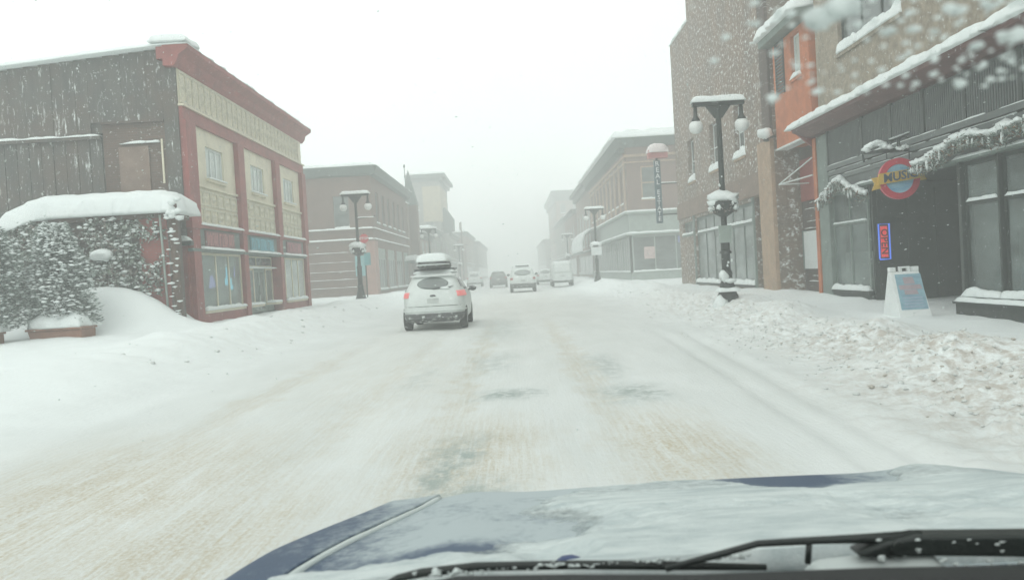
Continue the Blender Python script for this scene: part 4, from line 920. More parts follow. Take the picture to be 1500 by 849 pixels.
fr1 = MB(); fr1.box(9.75, 24, 68.2, 68.6, 4.15, 5.8); fr1.box(9.75, 10.2, 68.6, 101, 4.15, 5.8); fr1.build('sign_band', M['palecornice'], c3)
for z, p in ((5.8, .35), (4.0, .3)):
    B('ledge', M['palecornice'], c3, (9.8-p, 24, 68.3-p, 68.3, z, z+.14), (9.8-p, 9.8, 68.301, 101.2, z, z+.14))
    m = MB(); m.mound(9.8-p, 24, 68.3-p, 68.35, z+.14, .16, res=.25); m.mound(9.8-p, 9.85, 68.3, 101, z+.14, .16, res=.25); m.build('ledge_snow', M['snow'], c3, smooth=True)
window(c3, FC, 9.95, 15.5, .95, 3.95, cols=3, rec=.04, fr=.12, mf=M['palecornice'], mg=M['glass'], snow=.14); window(c3, FC, 15.8, 21, .95, 3.95, cols=3, rec=.04, fr=.12, mf=M['palecornice'], mg=M['glass'], snow=.14)
B('base_wall', M['palecornice'], c3, (9.78, 24, 68.25, 68.6, .1, .84), (9.78, 10.2, 68.6, 101, .1, .84))
B('poster', flat('pink_poster', (.5, .38, .36)), c3, (10.9, 11.8, 68.22, 68.26, 2.0, 3.0)); B('poster', flat('blue_plaque', (.14, .18, .36)), c3, (13.75, 14.6, 68.18, 68.24, 3.2, 3.75))
for i in range(7): window(c3, Rf, 69.4+i*4.4, 73.3+i*4.4, .95, 3.95, cols=3, rec=.04, fr=.1, mf=M['palecornice'], mg=M['glass'], snow=.12)
m = MB(); m.prism([(9.8, 67.6, 11.3), (9.3, 67.6, 11.5), (8.9, 67.4, 11.95), (8.9, 67.4, 12.15), (10.4, 67.4, 12.15), (10.4, 67.6, 11.3)], (0, 33.8, 0)); m.build('cornice', M['cornice'], c3)
m = MB(); m.prism([(10.41, 68.3, 11.3), (10.41, 67.9, 11.5), (10.41, 67.4, 11.95), (10.41, 67.4, 12.15), (10.41, 68.7, 12.15)], (13.6, 0, 0)); m.build('cornice', M['cornice'], c3)
for i in range(22): fbox(MB(), Rf, 69+i*1.5, 69.3+i*1.5, .002, .45, 11.0, 11.45).build('bracket', M['cornice'], c3)
MB().mound(8.7, 24, 67.3, 101.5, 12.0, .62, res=.35, wav=.6, over=.14).build('roof_snow', M['snow'], c3, smooth=True)
m = MB(); prof = [(0, 5.9), (.7, 5.7), (1.3, 5.2), (1.6, 4.4), (1.65, 3.4)]
poly = [(9.4-p, 91, z) for p, z in prof] + [(9.42-p, 91, z-.12) for p, z in prof[::-1]]; m.prism(poly, (0, 16, 0)); m.build('awning', M['cornice'], c3)
m = MB()
for (p0, z0_), (p1, z1_) in zip(prof[:-1], prof[1:]): m.prism([(9.4-p0, 90.9, z0_+.01), (9.4-p1, 90.9, z1_+.01), (9.4-p1-.12, 90.9, z1_+.16), (9.4-p0-.1, 90.9, z0_+.2)], (0, 16.2, 0))
m.build('awning_snow', M['snow'], c3)
simple_building('shop_building', 9.9, 24, 101.6, 124, 12.4, M['brownr'], 'misty building next beyond the red brick corner building', 'R', corn=.9, nwin=5, ch=1.2)
simple_building('shop_building', 9.6, 24, 124.4, 148, 10.5, M['brickC'], 'faint mid-height brick row on the right before the tall misty block', 'R', nwin=5)
simple_building('shop_building', 9.8, 24, 148.4, 184, 11.0, M['greywall'], 'fainter grey row just before the tall misty block on the right', 'R', nwin=6)
simple_building('tall_building', 10.3, 28, 186, 226, 19.2, M['brownr'], 'tall misty block with overhanging flat cornice on the right', 'R', corn=1.0, floors=5, nwin=6, ch=2.2)
simple_building('shop_building', 9.0, 26, 227, 300, 10.0, M['greywall'], 'faintest building at the far right end of the street', 'R', nwin=6, front=False)

# ================================================================== street lamps
def lamp(x, y, z, lab, sgn=True, basket=True):
    t = thing('street_lamp', (x, y, z), lab, 'street lamp', 'twin-globe street lamps')
    m = MB(); m.lathe((x, y, z-.25), [(.30, 0), (.30, .5), (.26, .55), (.24, .62), (.2, .8), (.16, .95), (.15, 1.05), (.17, 1.1), (.14, 1.2)], 12); m.build('base', M['iron'], t, smooth=False)
    m = MB(); m.lathe((x, y, z+.94), [(.125, 0), (.13, .9), (.15, .95), (.1, 1.0), (.085, 1.3), (.07, 4.6), (.1, 4.65), (.1, 4.75)], 12); m.build('pole', M['iron'], t, smooth=True)
    m = MB(); m.box(x-.72, x+.72, y-.09, y+.09, z+5.55, z+5.66); m.prism([(x-.35, y-.05, z+5.545), (x+.35, y-.05, z+5.545), (x+.1, y-.05, z+5.2), (x-.1, y-.05, z+5.2)], (0, .1, 0)); m.build('crossarm', M['iron'], t)
    MB().mound(x-.74, x+.74, y-.13, y+.13, z+5.66, .16, res=.07, wav=.3, over=.02).build('arm_snow', M['snow'], t, smooth=True)
    for s in (-1, 1):
        h = MB().lathe((x+s*.64, y, z+5.14), [(.13, 0), (.11, .06), (.06, .14), (.05, .41)], 12).build('globe_holder', M['iron'], t, smooth=True)
        MB().lathe((x+s*.64, y, z+4.8), [(.02, 0), (.1, .015), (.17, .08), (.2, .18), (.185, .27), (.12, .345)], 16).build('globe', M['globe'], t, smooth=True)
    if basket:
        m = MB(); m.lathe((x, y, z+2.45), [(.1, 0), (.26, .1), (.36, .3), (.38, .42)], 14)
        bk = m.build('flower_basket', M['iron'], t)
        random.seed(8); s_ = MB(); lf = MB()
        s_.blob((x-.07, y, z+2.98), .35, (1.05, 1.0, .62), .25, 2); s_.blob((x+.15, y-.1, z+2.95), .25, (1, 1, .65), .3, 2); s_.blob((x-.3, y-.1, z+2.84), .16, (1, 1, .7), .3, 1)
        for i in range(16): q = R(0, 2*pi); s_.blob((x+.36*cos(q), y+.36*sin(q), z+2.78+R(-.12, .05)), R(.04, .08), (1, 1, 1.2), .4, 1)
        for i in range(260):
            q = R(0, 2*pi); c = Vector((x+R(.25, .42)*cos(q), y+R(.25, .42)*sin(q), z+2.78+R(-.22, .1))); a = Vector((R(-1, 1), R(-1, 1), R(-1, .5))).normalized()*R(.03, .08); b_ = Vector((R(-1, 1), R(-1, 1), R(-1, 1))).normalized()*.02
            lf.add([c-a, c+b_, c+a, c-b_], [(0, 1, 2, 3)])
        s_.build('basket_snow', M['snow'], bk, smooth=True); o = lf.build('basket_leaves', mleaf2, bk)
    return t
l1 = lamp(5.95, 23, .3, 'nearest twin-globe black street lamp with snowy flower basket on the right kerb')
for d_, lb in (((6.3-5.95, 62-23, .0), 'second twin-globe street lamp on the right, white sign on its pole'), ((7.1-5.95, 106-23, -.0), 'faint farthest twin-globe lamp on the right'),
               ((-8.0-5.95, 42.5-23, .08), 'twin-globe street lamp on the left by the side street'), ((-7.7-5.95, 76-23, .05), 'second twin-globe lamp on the left, in the mist above the white car'),
               ((-8.0-5.95, 122-23, .0), 'faint farthest twin-globe lamp on the left')):
    c = copy_tree(l1, d_); c['label'] = lb
# extras on individual lamps
x, y, z = 5.95, 23, .3
sn = MB(); random.seed(9)
sn.blob((x-.12, y-.17, z+.78), .13, (1, .8, 1.3), .3, 2); sn.blob((x+.04, y-.18, z+.66), .14, (1.2, .7, .5), .3, 2); sn.blob((x-.26, y-.26, z+.0), .2, (1.0, .9, 1.3), .25, 2)
for i in range(12): sn.blob((x+R(-.14, .14), y-.13, z+R(1.0, 5)), R(.02, .045), (1, .7, 1.3), .4, 1)
sn.mound(x-.26, x+.26, y-.28, y+.2, z+.36, .1, res=.06, wav=.4)
o = sn.build('stuck_snow', M['snow'], l1, smooth=True); o['kind'] = 'stuff'
B('sign_plate', M['palecornice'], l1, (x-.2, x+.16, y-.17, y-.15, z+1.72, z+2.2))
MB().lathe((x, y, z+1.42), [(.17, 0), (.17, .06), (.1, .1)], 12).build('collar', M['iron'], l1)
# the lamps' copies get their own sign plates
for o in [o for o in C.objects if o.name.startswith('street_lamp') and o.parent is None and o is not l1]:
    if 'white sign' in o['label']: B('sign_plate', M['blind'], o, (6.3-.42, 6.3+.36, 61.56, 61.59, 2.45, 3.05))
    if 'by the side street' in o['label']:
        m = MB(); m.tube([(-8.0, 42.45, 4.75), (-7.0, 42.45, 4.85)], .025, 6); m.build('banner_arm', M['iron'], o); MB().mound(-7.9, -7.1, 42.4, 42.5, 4.8, .05).build('arm_snow', M['snow'], o, smooth=True)
ss = thing('sign_post', (-8.2, 46, .3), 'red octagonal STOP sign above a small teal plate, just behind the left lamp', 'road sign')
MB().tube([(-8.3, 46.05, .2), (-8.3, 46.05, 4.2)], .035, 8).build('post', M['iron'], ss)
m = MB(); m.prism([(-8.3+.27*cos(radians(22.5+45*i)), 46, 3.9+.27*sin(radians(22.5+45*i))) for i in range(8)], (0, .01, 0)); stp = m.build('stop_plate', flat('stop_red', (.55, .04, .05), .4), ss)
lettering('STOP', .2, (-8.3, 45.985, 3.9), wl_, ss, depth=.004, bold=.004)
B('sign_plate', flat('teal_plate', (.12, .36, .38)), ss, (-8.36, -8.0, 46, 46.012, 2.4, 3.1)); 

# ================================================================== vehicles
def sup(t, e):
    c, s = cos(t), sin(t); return (abs(c)**e)*(1 if c >= 0 else -1), (abs(s)**e)*(1 if s >= 0 else -1)
class Car:
    """closed plan outlines stacked by height: t = 0 right side, -90 deg rear, 90 deg front"""
    def __init__(s, x, y, lv, e=.32): s.x, s.y, s.lv, s.e = x, y, lv, e
    def P(s, z, t, off=0.):
        lv = s.lv
        for i in range(len(lv)-1):
            if z <= lv[i+1][0]: break
        a, b_ = lv[i], lv[i+1]; k = max(0, min(1, (z-a[0])/(b_[0]-a[0])))
        w_, yr, yf = (a[j]+(b_[j]-a[j])*k for j in (1, 2, 3))
        u, v = sup(t, s.e); yc = (yr+yf)/2; hl = (yf-yr)/2
        return Vector((s.x+u*(w_+off), s.y+yc+v*(hl+off), z))
    def body(s, n=56):
        m = MB(); zs = []; lv = s.lv
        for i in range(len(lv)-1):
            k = max(1, int((lv[i+1][0]-lv[i][0])/.08)); zs += [lv[i][0]+(lv[i+1][0]-lv[i][0])*j/k for j in range(k)]
        zs.append(lv[-1][0]); vs = [s.P(z, 2*pi*j/n) for z in zs for j in range(n)]
        fs = [(i*n+j, i*n+(j+1) % n, (i+1)*n+(j+1) % n, (i+1)*n+j) for i in range(len(zs)-1) for j in range(n)]
        fs += [tuple(range(n))[::-1], tuple((len(zs)-1)*n+j for j in range(n))]; return m.add(vs, fs)
    def rear(s, z0_, z1_, u, off=.01, shape=None, nt_=16, nz=4):
        """a rear piece spanning -u..u of the half width"""
        return s.patch(z0_, z1_, -u, u, off, nz, nt_, shape, lambda q: -math.acos(max(-1, min(1, (1 if q >= 0 else -1)*abs(q)**(1/s.e)))))
    def patch(s, z0_, z1_, t0, t1, off=.008, nz=4, nt_=10, shape=None, conv=lambda q: q):
        """a skin piece lying on the body; shape='oval' rounds it"""
        m = MB(); vs = []; th = .02
        for lay in (off, off-th):
            for i in range(nz+1):
                for j in range(nt_+1):
                    a, b_ = i/nz, j/nt_; z = z0_+(z1_-z0_)*a; t = t0+(t1-t0)*b_
                    if shape == 'oval':
                        u, v = 2*b_-1, 2*a-1; kk = math.sqrt(max(0, 1-.5*v*v)); qq = math.sqrt(max(0, 1-.5*u*u)); z = (z0_+z1_)/2+(z1_-z0_)/2*v*qq; t = (t0+t1)/2+(t1-t0)/2*u*kk
                    vs.append(s.P(z, conv(t), lay))
        K = (nz+1)*(nt_+1); q = lambda i, j: i*(nt_+1)+j; fs = []
        for i in range(nz):
            for j in range(nt_): fs += [(q(i, j), q(i, j+1), q(i+1, j+1), q(i+1, j)), (K+q(i, j), K+q(i+1, j), K+q(i+1, j+1), K+q(i, j+1))]
        rim = [q(0, j) for j in range(nt_+1)]+[q(i, nt_) for i in range(1, nz+1)]+[q(nz, j) for j in range(nt_-1, -1, -1)]+[q(i, 0) for i in range(nz-1, 0, -1)]
        for a, b_ in zip(rim, rim[1:]+rim[:1]): fs.append((a, K+a, K+b_, b_))
        return m.add(vs, fs)
mcar = paint('snow_dusted_white_paint', (.60, .64, .62), .06, .4, 3, .45, (5, 5, 5), bmp=0)
mcar_g = paint('snow_dusted_grey_paint', (.16, .17, .17), .1, .4, 3, .45, (5, 5, 5), bmp=0)
mtyre = paint('snowy_tyre', (.03, .03, .03), .3, .9, 5, .4, (14, 14, 14)); mrim = flat('alloy', (.4, .42, .42), .35, .6)
mtrim = paint('slushy_black_plastic', (.085, .09, .09), .3, .7, 4, .7, (7, 7, 9)); mcg = pane_mat('car_glass', (.05, .06, .06), 0, .15)
mcgf = pane_mat('frosted_car_glass', (.23, .26, .25), 0, .35)
mred = emit('lit_tail_light', (.9, .25, .24), .42); mredd = flat('unlit_tail_light', (.35, .04, .04), .3)
def wheel(par, x, y, z, r, w_, s):
    m = MB(); n_ = 20; prof = [(r*.62, -w_/2), (r*.93, -w_/2), (r, -w_*.35), (r, w_*.35), (r*.93, w_/2), (r*.62, w_/2)]
    vs = [(x+p, y+rr*cos(2*pi*k/n_), z+rr*sin(2*pi*k/n_)) for rr, p in prof for k in range(n_)]
    L_ = len(prof); fs = [(i*n_+k, i*n_+(k+1) % n_, ((i+1) % L_)*n_+(k+1) % n_, ((i+1) % L_)*n_+k) for i in range(L_) for k in range(n_)]
    w1 = m.add(vs, fs).build('wheel', mtyre, par, smooth=True)
    m = MB(); m.tube([(x-w_*.38, y, z), (x+w_*.38, y, z)], r*.61, 16); 
    for k in range(5): q = 2*pi*k/5; m.tube([(x+s*w_*.40, y, z), (x+s*w_*.42, y+r*.55*cos(q), z+r*.55*sin(q))], r*.07, 5)
    m.build('rim', mrim, w1)
def vehicle(name, x, y, z, lv, lab, cat, paintm, lights, wheels=(.75, 3.5), win=(1.12, 1.5), grp='vehicles heading away down the street', yaw=0, lz=(.95, 1.1), wr=.34, rwin=.72):
    t = thing(name, (x, y, z), lab, cat, grp); c = Car(x, y, [(q[0]+z, q[1], q[2], q[3]) for q in lv])
    c.body().build('body', paintm, t, smooth=True)
    W = lv[2][1]
    for yy_ in wheels:
        for s in (-1, 1): wheel(t, x+s*(W-.11), y+yy_, z+wr, wr, .22, s)
    if win: c.rear(z+win[0], z+win[1], rwin, shape='oval').build('rear_window', mcgf, t, smooth=True)
    for s in (-1, 1):
        t0, t1 = (radians(-64), radians(-9)) if s > 0 else (radians(-171), radians(-116))
        c.patch(z+lz[0], z+lz[1], t0, t1, off=.012).build('tail_light', lights, t, smooth=True)
    c.patch(z+.32, z+.50, radians(-150), radians(-30), off=.02).build('bumper', mtrim, t, smooth=True)
    c.rear(z+.80, z+.93, .18, off=.012).build('licence_plate', M['mistplate'], t)
    return t, c
suv_lv = [(.24, .80, .22, 4.2), (.34, .90, .05, 4.38), (.55, .925, .0, 4.42), (.80, .925, .02, 4.42), (.95, .92, .06, 4.3), (1.05, .90, .10, 3.6), (1.15, .85, .16, 3.25), (1.3, .77, .26, 3.0), (1.48, .69, .40, 2.75), (1.60, .62, .52, 2.55), (1.66, .53, .66, 2.3), (1.685, .38, .9, 2.0)]
sx, sy = -2.37, 23.4; sz = gh(-2.37, 24)
suv, c = vehicle('white_suv', sx, sy, sz, suv_lv, 'white snow-dusted SUV with lit tail lights and black roof box, nearest car ahead', 'car', mcar, mred, win=(1.19, 1.53), lz=(.96, 1.12), rwin=.60)
for s, (t0, t1) in ((1, (-14, 55)), (-1, (125, 194))):
    pass
m = MB(); m = c.patch(sz+1.14, sz+1.50, radians(-4.5), radians(3.5), off=.008, nt_=20); m.build('side_window', mcg, suv, smooth=True)
c.patch(sz+1.14, sz+1.50, radians(176.5), radians(184.5), off=.008, nt_=20).build('side_window', mcg, suv, smooth=True)
c.patch(sz+1.22, sz+1.48, radians(-24), radians(-9), off=.006).build('quarter_window', mcg, suv, smooth=True)
c.patch(sz+.24, sz+.40, radians(-155), radians(-25), off=.03).build('rear_skirt', mtrim, suv, smooth=True)
c.rear(sz+.70, sz+.715, .85, off=.004, nz=2).build('tailgate_seam', mtrim, suv, smooth=True)
c.patch(sz+.56, sz+.60, radians(-158), radians(-22), off=.03).build('bumper_lip', mcar, suv, smooth=True)
c.patch(sz+1.555, sz+1.60, radians(-140), radians(-40), off=.09, nz=2).build('spoiler', mcar, suv, smooth=True)
MB().tube([c.P(sz+1.19, radians(-90), .03), c.P(sz+1.24, radians(-76), .035), c.P(sz+1.27, radians(-68), .03)], .014, 6).build('rear_wiper', mtrim, suv)
MB().blob(tuple(c.P(sz+1.21, radians(-86), .04)), .07, (1.8, .5, .5), .4, 2).build('window_snow', M['snow'], suv, smooth=True)
MB().blob((sx, sy+.085, sz+1.0), .06, (1.6, .5, .6), .2, 2).build('tailgate_badge', mtrim, suv)
for s in (-1, 1):
    m = MB(); m.blob((sx+s*1.02, sy+2.75, sz+1.12), .1, (1.2, .6, .8), .1, 2); m.tube([(sx+s*.86, sy+2.72, sz+1.08), (sx+s*1.0, sy+2.75, sz+1.1)], .03, 6); m.build('mirror', mtrim, suv, smooth=True)
    m = MB(); m.tube([(sx+s*.56, sy+.8, sz+1.67), (sx+s*.56, sy+.95, sz+1.74), (sx+s*.55, sy+2.3, sz+1.72), (sx+s*.55, sy+2.4, sz+1.66)], .02, 6); m.build('roof_rail', mtrim, suv)
B('crossbar', mtrim, suv, (sx-.6, sx+.6, sy+1.05, sy+1.12, sz+1.75, sz+1.79), (sx-.6, sx+.6, sy+1.95, sy+2.02, sz+1.75, sz+1.79))
rb = Car(sx-.02, sy+.45, [(sz+1.80, .42, .12, 1.95), (sz+1.84, .46, .05, 2.0), (sz+1.92, .455, .02, 2.02), (sz+2.0, .42, .06, 1.98), (sz+2.06, .36, .14, 1.9)], .35)
rbo = rb.body(40).build('roof_box', mtrim, suv, smooth=True)
rb.patch(sz+1.885, sz+1.915, radians(-170), radians(-10), off=.03, nz=2).build('box_seam_snow', M['snow'], rbo, smooth=True)
MB().mound(sx-.44, sx+.40, sy+.5, sy+2.4, sz+1.99, .24, res=.08, wav=.15, over=.02).build('box_snow', M['snow'], rbo, smooth=True)
MB().mound(sx-.6, sx+.6, sy+.75, sy+2.5, sz+1.66, .07, res=.12, wav=.4, over=0).build('roof_snow', M['snow'], suv, smooth=True)
mist = None
pk_lv = [(.3, .82, .15, 4.6), (.45, .95, .0, 4.7), (.8, .97, .0, 4.7), (1.05, .96, .03, 4.6), (1.15, .93, .08, 3.8), (1.4, .86, .2, 3.5), (1.7, .78, .35, 3.1), (1.82, .68, .55, 2.8), (1.86, .45, .9, 2.4)]
t, c = vehicle('white_truck', .62, 60.5, .0, pk_lv, 'snow-covered white utility vehicle with roof bar, mid-distance in our lane', 'car', mcar, mredd, win=(1.25, 1.68))
c.patch(.32, .66, radians(-158), radians(-22), off=.03).build('dark_panel', mtrim, t); B('roof_bar', mtrim, t, (.62-.5, .62+.5, 61.2, 61.4, 1.9, 2.0)); MB().mound(.1, 1.15, 61.2, 63, 2.0, .08).build('roof_snow', M['snow'], t, smooth=True)
for s in (-1, 1): MB().blob((.62+s*1.08, 63.2, 1.32), .12, (1.2, .6, .9), .1, 1).build('mirror', mtrim, t)
t, c = vehicle('dark_suv', -1.7, 85.5, 0, [(a, b_, cc, d_) for a, b_, cc, d_ in suv_lv], 'dark grey SUV fading into the mist left of the utility vehicle', 'car', mcar_g, mredd, win=(1.17, 1.53)); MB().mound(-2.3, -1.1, 86, 88, 1.66, .1).build('roof_snow', M['snow'], t, smooth=True)
t, c = vehicle('white_car', 3.35, 88, .0, suv_lv, 'faint white car between the utility vehicle and the parked van', 'car', mcar, mredd, win=(1.17, 1.53))
t, c = vehicle('white_car', -4.75, 97, .05, suv_lv, 'faint white car beyond the mirror of the nearest SUV', 'car', mcar, mredd, win=(1.17, 1.53)); MB().mound(-5.35, -4.15, 97.6, 99.3, 1.72, .12).build('roof_snow', M['snow'], t, smooth=True)
van_lv = [(.3, .80, .1, 4.8), (.4, .92, .0, 4.9), (.8, .93, .0, 4.9), (1.1, .92, .02, 4.7), (1.5, .88, .06, 4.1), (1.9, .82, .12, 3.8), (2.02, .72, .2, 3.6), (2.06, .5, .4, 3.4)]
t, c = vehicle('white_van', 4.1, 69.5, .1, van_lv, 'tall white snow-plastered van parked by the right kerb', 'van', mcar, mcar, win=None, grp='vehicles parked at the kerb'); MB().mound(3.45, 4.75, 69.9, 73, 2.14, .1).build('roof_snow', M['snow'], t, smooth=True)
c.patch(1.25, 1.85, radians(-120), radians(-60), off=.01).build('rear_window', mcar, t, smooth=True)

# ================================================================== the car the photograph was taken from
XC = .44
def hz(x, y):
    k = (y-1.2)/1.0; s = (x-XC)/.92
    z = 1.085 - .085*k - .035*max(0, k)**2
    z -= .025*s*s + 1.0*max(0, abs(s)-1.02)**1.5
    z += .012*exp(-((abs(s)-.62)/.10)**2)              # pressed ridge along each side
    if y > 2.12: z -= 1.5*(y-2.12)**1.6*2.2
    return z
me_ = thing('blue_car', (XC, 1.8, 0), 'dark blue car seen from its driver seat, bonnet half covered in snow, black wipers', 'car')
mp_, n, b = newmat('frosted_blue_paint')
f1 = ntex(n, pos(n, 1, 1, 1), 5.0, 6, .65); f2 = ntex(n, pos(n, 1.2, 1, 1), 32, 7, .8); f3 = ntex(n, pos(n), 1.7, 3)
gg = n.nodes.new('ShaderNodeNewGeometry'); ss3 = n.nodes.new('ShaderNodeSeparateXYZ'); n.links.new(gg.outputs['Position'], ss3.inputs[0])
lft = math_(n, 'MULTIPLY', math_(n, 'SUBTRACT', math_(n, 'MULTIPLY', ss3.outputs[0], 1.0), -.36), 2.0)   # frost thins out towards the outer fender
def gs(x0, sx, y0, sy):
    a = math_(n, 'POWER', math_(n, 'DIVIDE', math_(n, 'SUBTRACT', ss3.outputs[0], x0), sx), 2.0); c = math_(n, 'POWER', math_(n, 'DIVIDE', math_(n, 'SUBTRACT', ss3.outputs[1], y0), sy), 2.0)
    return math_(n, 'EXPONENT', math_(n, 'MULTIPLY', math_(n, 'ADD', a, c), -1.0))
bare = math_(n, 'MULTIPLY', math_(n, 'MAXIMUM', gs(.64, .17, 2.04, .20), gs(-.13, .10, 1.40, .07)), .75)
fr_m = math_(n, 'ADD', math_(n, 'ADD', math_(n, 'MULTIPLY', f1, .9), math_(n, 'MULTIPLY', math_(n, 'SUBTRACT', f2, .25), 1.0)), math_(n, 'MAXIMUM', math_(n, 'MINIMUM', lft, .34), -.12))
fr_m = math_(n, 'SUBTRACT', fr_m, bare)
k_ = ramp(n, fr_m, [(.58, g4(.04)), (1.0, g4(.85))])
pc = mix(n, k_, (.032, .062, .115), (.42, .48, .485))
n.links.new(pc, b.inputs['Base Color']); b.inputs['Roughness'].default_value = .5; b.inputs['Specular IOR Level'].default_value = .3
bump(n, b, f2, .25, .004)
mplast = paint('black_wiper_plastic', (.012, .017, .015), .3, .5, 20, .12, (60, 60, 60), dlo=.55); mplast2 = flat('black_cowl', (.01, .012, .012), .7)
def surf(xr, yr, zf, nx, ny, t=.004):
    m = MB(); vs = []
    for lay in (0, -t):
        for i in range(nx+1):
            for j in range(ny+1):
                x = xr[0]+(xr[1]-xr[0])*i/nx; y = yr[0]+(yr[1]-yr[0])*j/ny; vs.append((x, y, zf(x, y)+lay))
    K = (nx+1)*(ny+1); q = lambda i, j: i*(ny+1)+j; fs = []
    for i in range(nx):
        for j in range(ny): fs += [(q(i, j), q(i+1, j), q(i+1, j+1), q(i, j+1)), (K+q(i, j), K+q(i, j+1), K+q(i+1, j+1), K+q(i+1, j))]
    rim = [q(i, 0) for i in range(nx+1)]+[q(nx, j) for j in range(1, ny+1)]+[q(i, ny) for i in range(nx-1, -1, -1)]+[q(0, j) for j in range(ny-1, 0, -1)]
    for a, b_ in zip(rim, rim[1:]+rim[:1]): fs.append((a, K+a, K+b_, b_))
    return m.add(vs, fs)
# bonnet: its shut line runs forward and inward; fenders lie outside it
def xl(y): return -.415+.20*sm(1.3, 2.25, y)
def warp(m, side):
    out_ = []
    for (x, y, z) in m.v:
        lo = xl(y) if side == 'h' else None
        out_.append((x, y, z))
    return m
def surf2(x0f, x1f, yr, zf, nx, ny, t=.004):
    m = surf((0, 1), yr, lambda a, b: 0, nx, ny, t); vs = []; K = (nx+1)*(ny+1)
    for i, (u, y, z) in enumerate(m.v):
        x = x0f(y)+(x1f(y)-x0f(y))*u; vs.append((x, y, zf(x, y)-(t if i >= K else 0)))
    m.v = vs; return m
yl = lambda x: 2.26
surf2(lambda y: xl(y)+.004, lambda y: 2*XC-xl(y)-.004, (1.17, 2.30), lambda x, y: hz(x, y)+.006, 90, 60).build('bonnet', mp_, me_, smooth=True)
def fend(side):
    if side < 0: return surf2(lambda y: -.76+.20*sm(1.4, 2.3, y), lambda y: xl(y)-.004, (.9, 2.36), lambda x, y: hz(x, y) + .016 - 4.5*max(0, (xl(y)-.12)-x)**1.8, 30, 50)
    return surf2(lambda y: 2*XC-xl(y)+.004, lambda y: 2*XC+.62-.15*sm(1.5, 2.3, y), (.9, 2.36), lambda x, y: hz(x, y) + .012 - 5.0*max(0, x-(2*XC-xl(y)+.06))**1.7, 30, 50)
fend(-1).build('fender', mp_, me_, smooth=True); fend(1).build('fender', mp_, me_, smooth=True)
# sides, nose and wheels below
m = MB(); m.box(XC-.86, XC-.80, .4, 1.0, .35, .80); m.box(XC+.80, XC+.86, .4, 1.0, .35, .80); m.box(XC-.72, XC+.72, 2.2, 2.33, .35, .74); m.build('body', mp_, me_, bev=.03)
for s in (-1, 1): wheel(me_, XC+s*.72, 1.65, .34, .34, .22, s)
for s in (-1, 1): MB().blob((XC+s*.58, 2.28, .68), .12, (1.2, .5, .8), 0, 2).build('headlight', M['globe'], me_, smooth=True)
# lying snow on the bonnet
def st(x, y):
    v = .024*N(x*2.3, y*3.1, 5)+.013*N(x*7, y*8, 2)+.005*N(x*20, y*22, 2)+.003*N(x*62, y*64, 1) + .019*sm(-.1, .3, x)
    v += .030*sm(1.62, 1.25, y) - .004
    v += .016*exp(-((x-.62)/.42)**2-((y-1.75)/.3)**2)
    v -= .07*sm(-.02, -.36, x)*sm(1.25, 1.5, y) + .028*sm(.12, -.2, x)*sm(1.4, 1.6, y)
    v -= .025*sm(1.98, 2.2, y)
    v -= .09*exp(-((x-.66-.25*(2.15-y))/.18)**4-((y-2.08)/.20)**2)
    v -= .05*exp(-((x-.06)/.05)**2-((y-1.26)/.04)**2)
    return max(-.012, min(.008+.028*sm(2.0, 1.35, y), v))
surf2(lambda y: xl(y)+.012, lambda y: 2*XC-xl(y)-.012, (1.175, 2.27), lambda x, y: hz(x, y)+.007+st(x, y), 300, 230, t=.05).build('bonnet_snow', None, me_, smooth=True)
bs_ = [o for o in me_.children if o.name.startswith('bonnet_snow')][0]
at_ = bs_.data.attributes.new('thick', 'FLOAT', 'POINT')
at_.data.foreach_set('value', [st(v.co.x+XC, v.co.y+1.8) for v in bs_.data.vertices])
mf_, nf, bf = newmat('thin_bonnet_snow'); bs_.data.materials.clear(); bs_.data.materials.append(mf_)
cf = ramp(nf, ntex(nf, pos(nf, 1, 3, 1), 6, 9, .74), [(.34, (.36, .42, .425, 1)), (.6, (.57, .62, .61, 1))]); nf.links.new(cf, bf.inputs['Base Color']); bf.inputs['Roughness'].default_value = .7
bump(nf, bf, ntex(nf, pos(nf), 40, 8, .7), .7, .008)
aa = nf.nodes.new('ShaderNodeAttribute'); aa.attribute_name = 'thick'
av = math_(nf, 'ADD', aa.outputs['Fac'], math_(nf, 'MULTIPLY', math_(nf, 'SUBTRACT', ntex(nf, pos(nf), 38, 6, .7), .5), .022))
al = ramp(nf, math_(nf, 'MULTIPLY', math_(nf, 'ADD', av, .006), 50), [(.0, g4(0)), (.85, g4(1))])
tr_ = nf.nodes.new('ShaderNodeBsdfTransparent'); mz = nf.nodes.new('ShaderNodeMixShader'); nf.links.new(al, mz.inputs[0]); nf.links.new(tr_.outputs[0], mz.inputs[1]); nf.links.new(bf.outputs[0], mz.inputs[2]); nf.links.new(mz.outputs[0], nf.nodes['Material Output'].inputs[0])
m = MB(); yy_ = 1.3
pts = []
while yy_ < 2.12: pts.append((xl(yy_)+.002, yy_, hz(xl(yy_), yy_)+.006)); yy_ += .04
MB().tube(pts, [.008+.003*N(p[1]*9, 1) for p in pts], 8).build('seam_snow', M['snowfine'], me_, smooth=True)
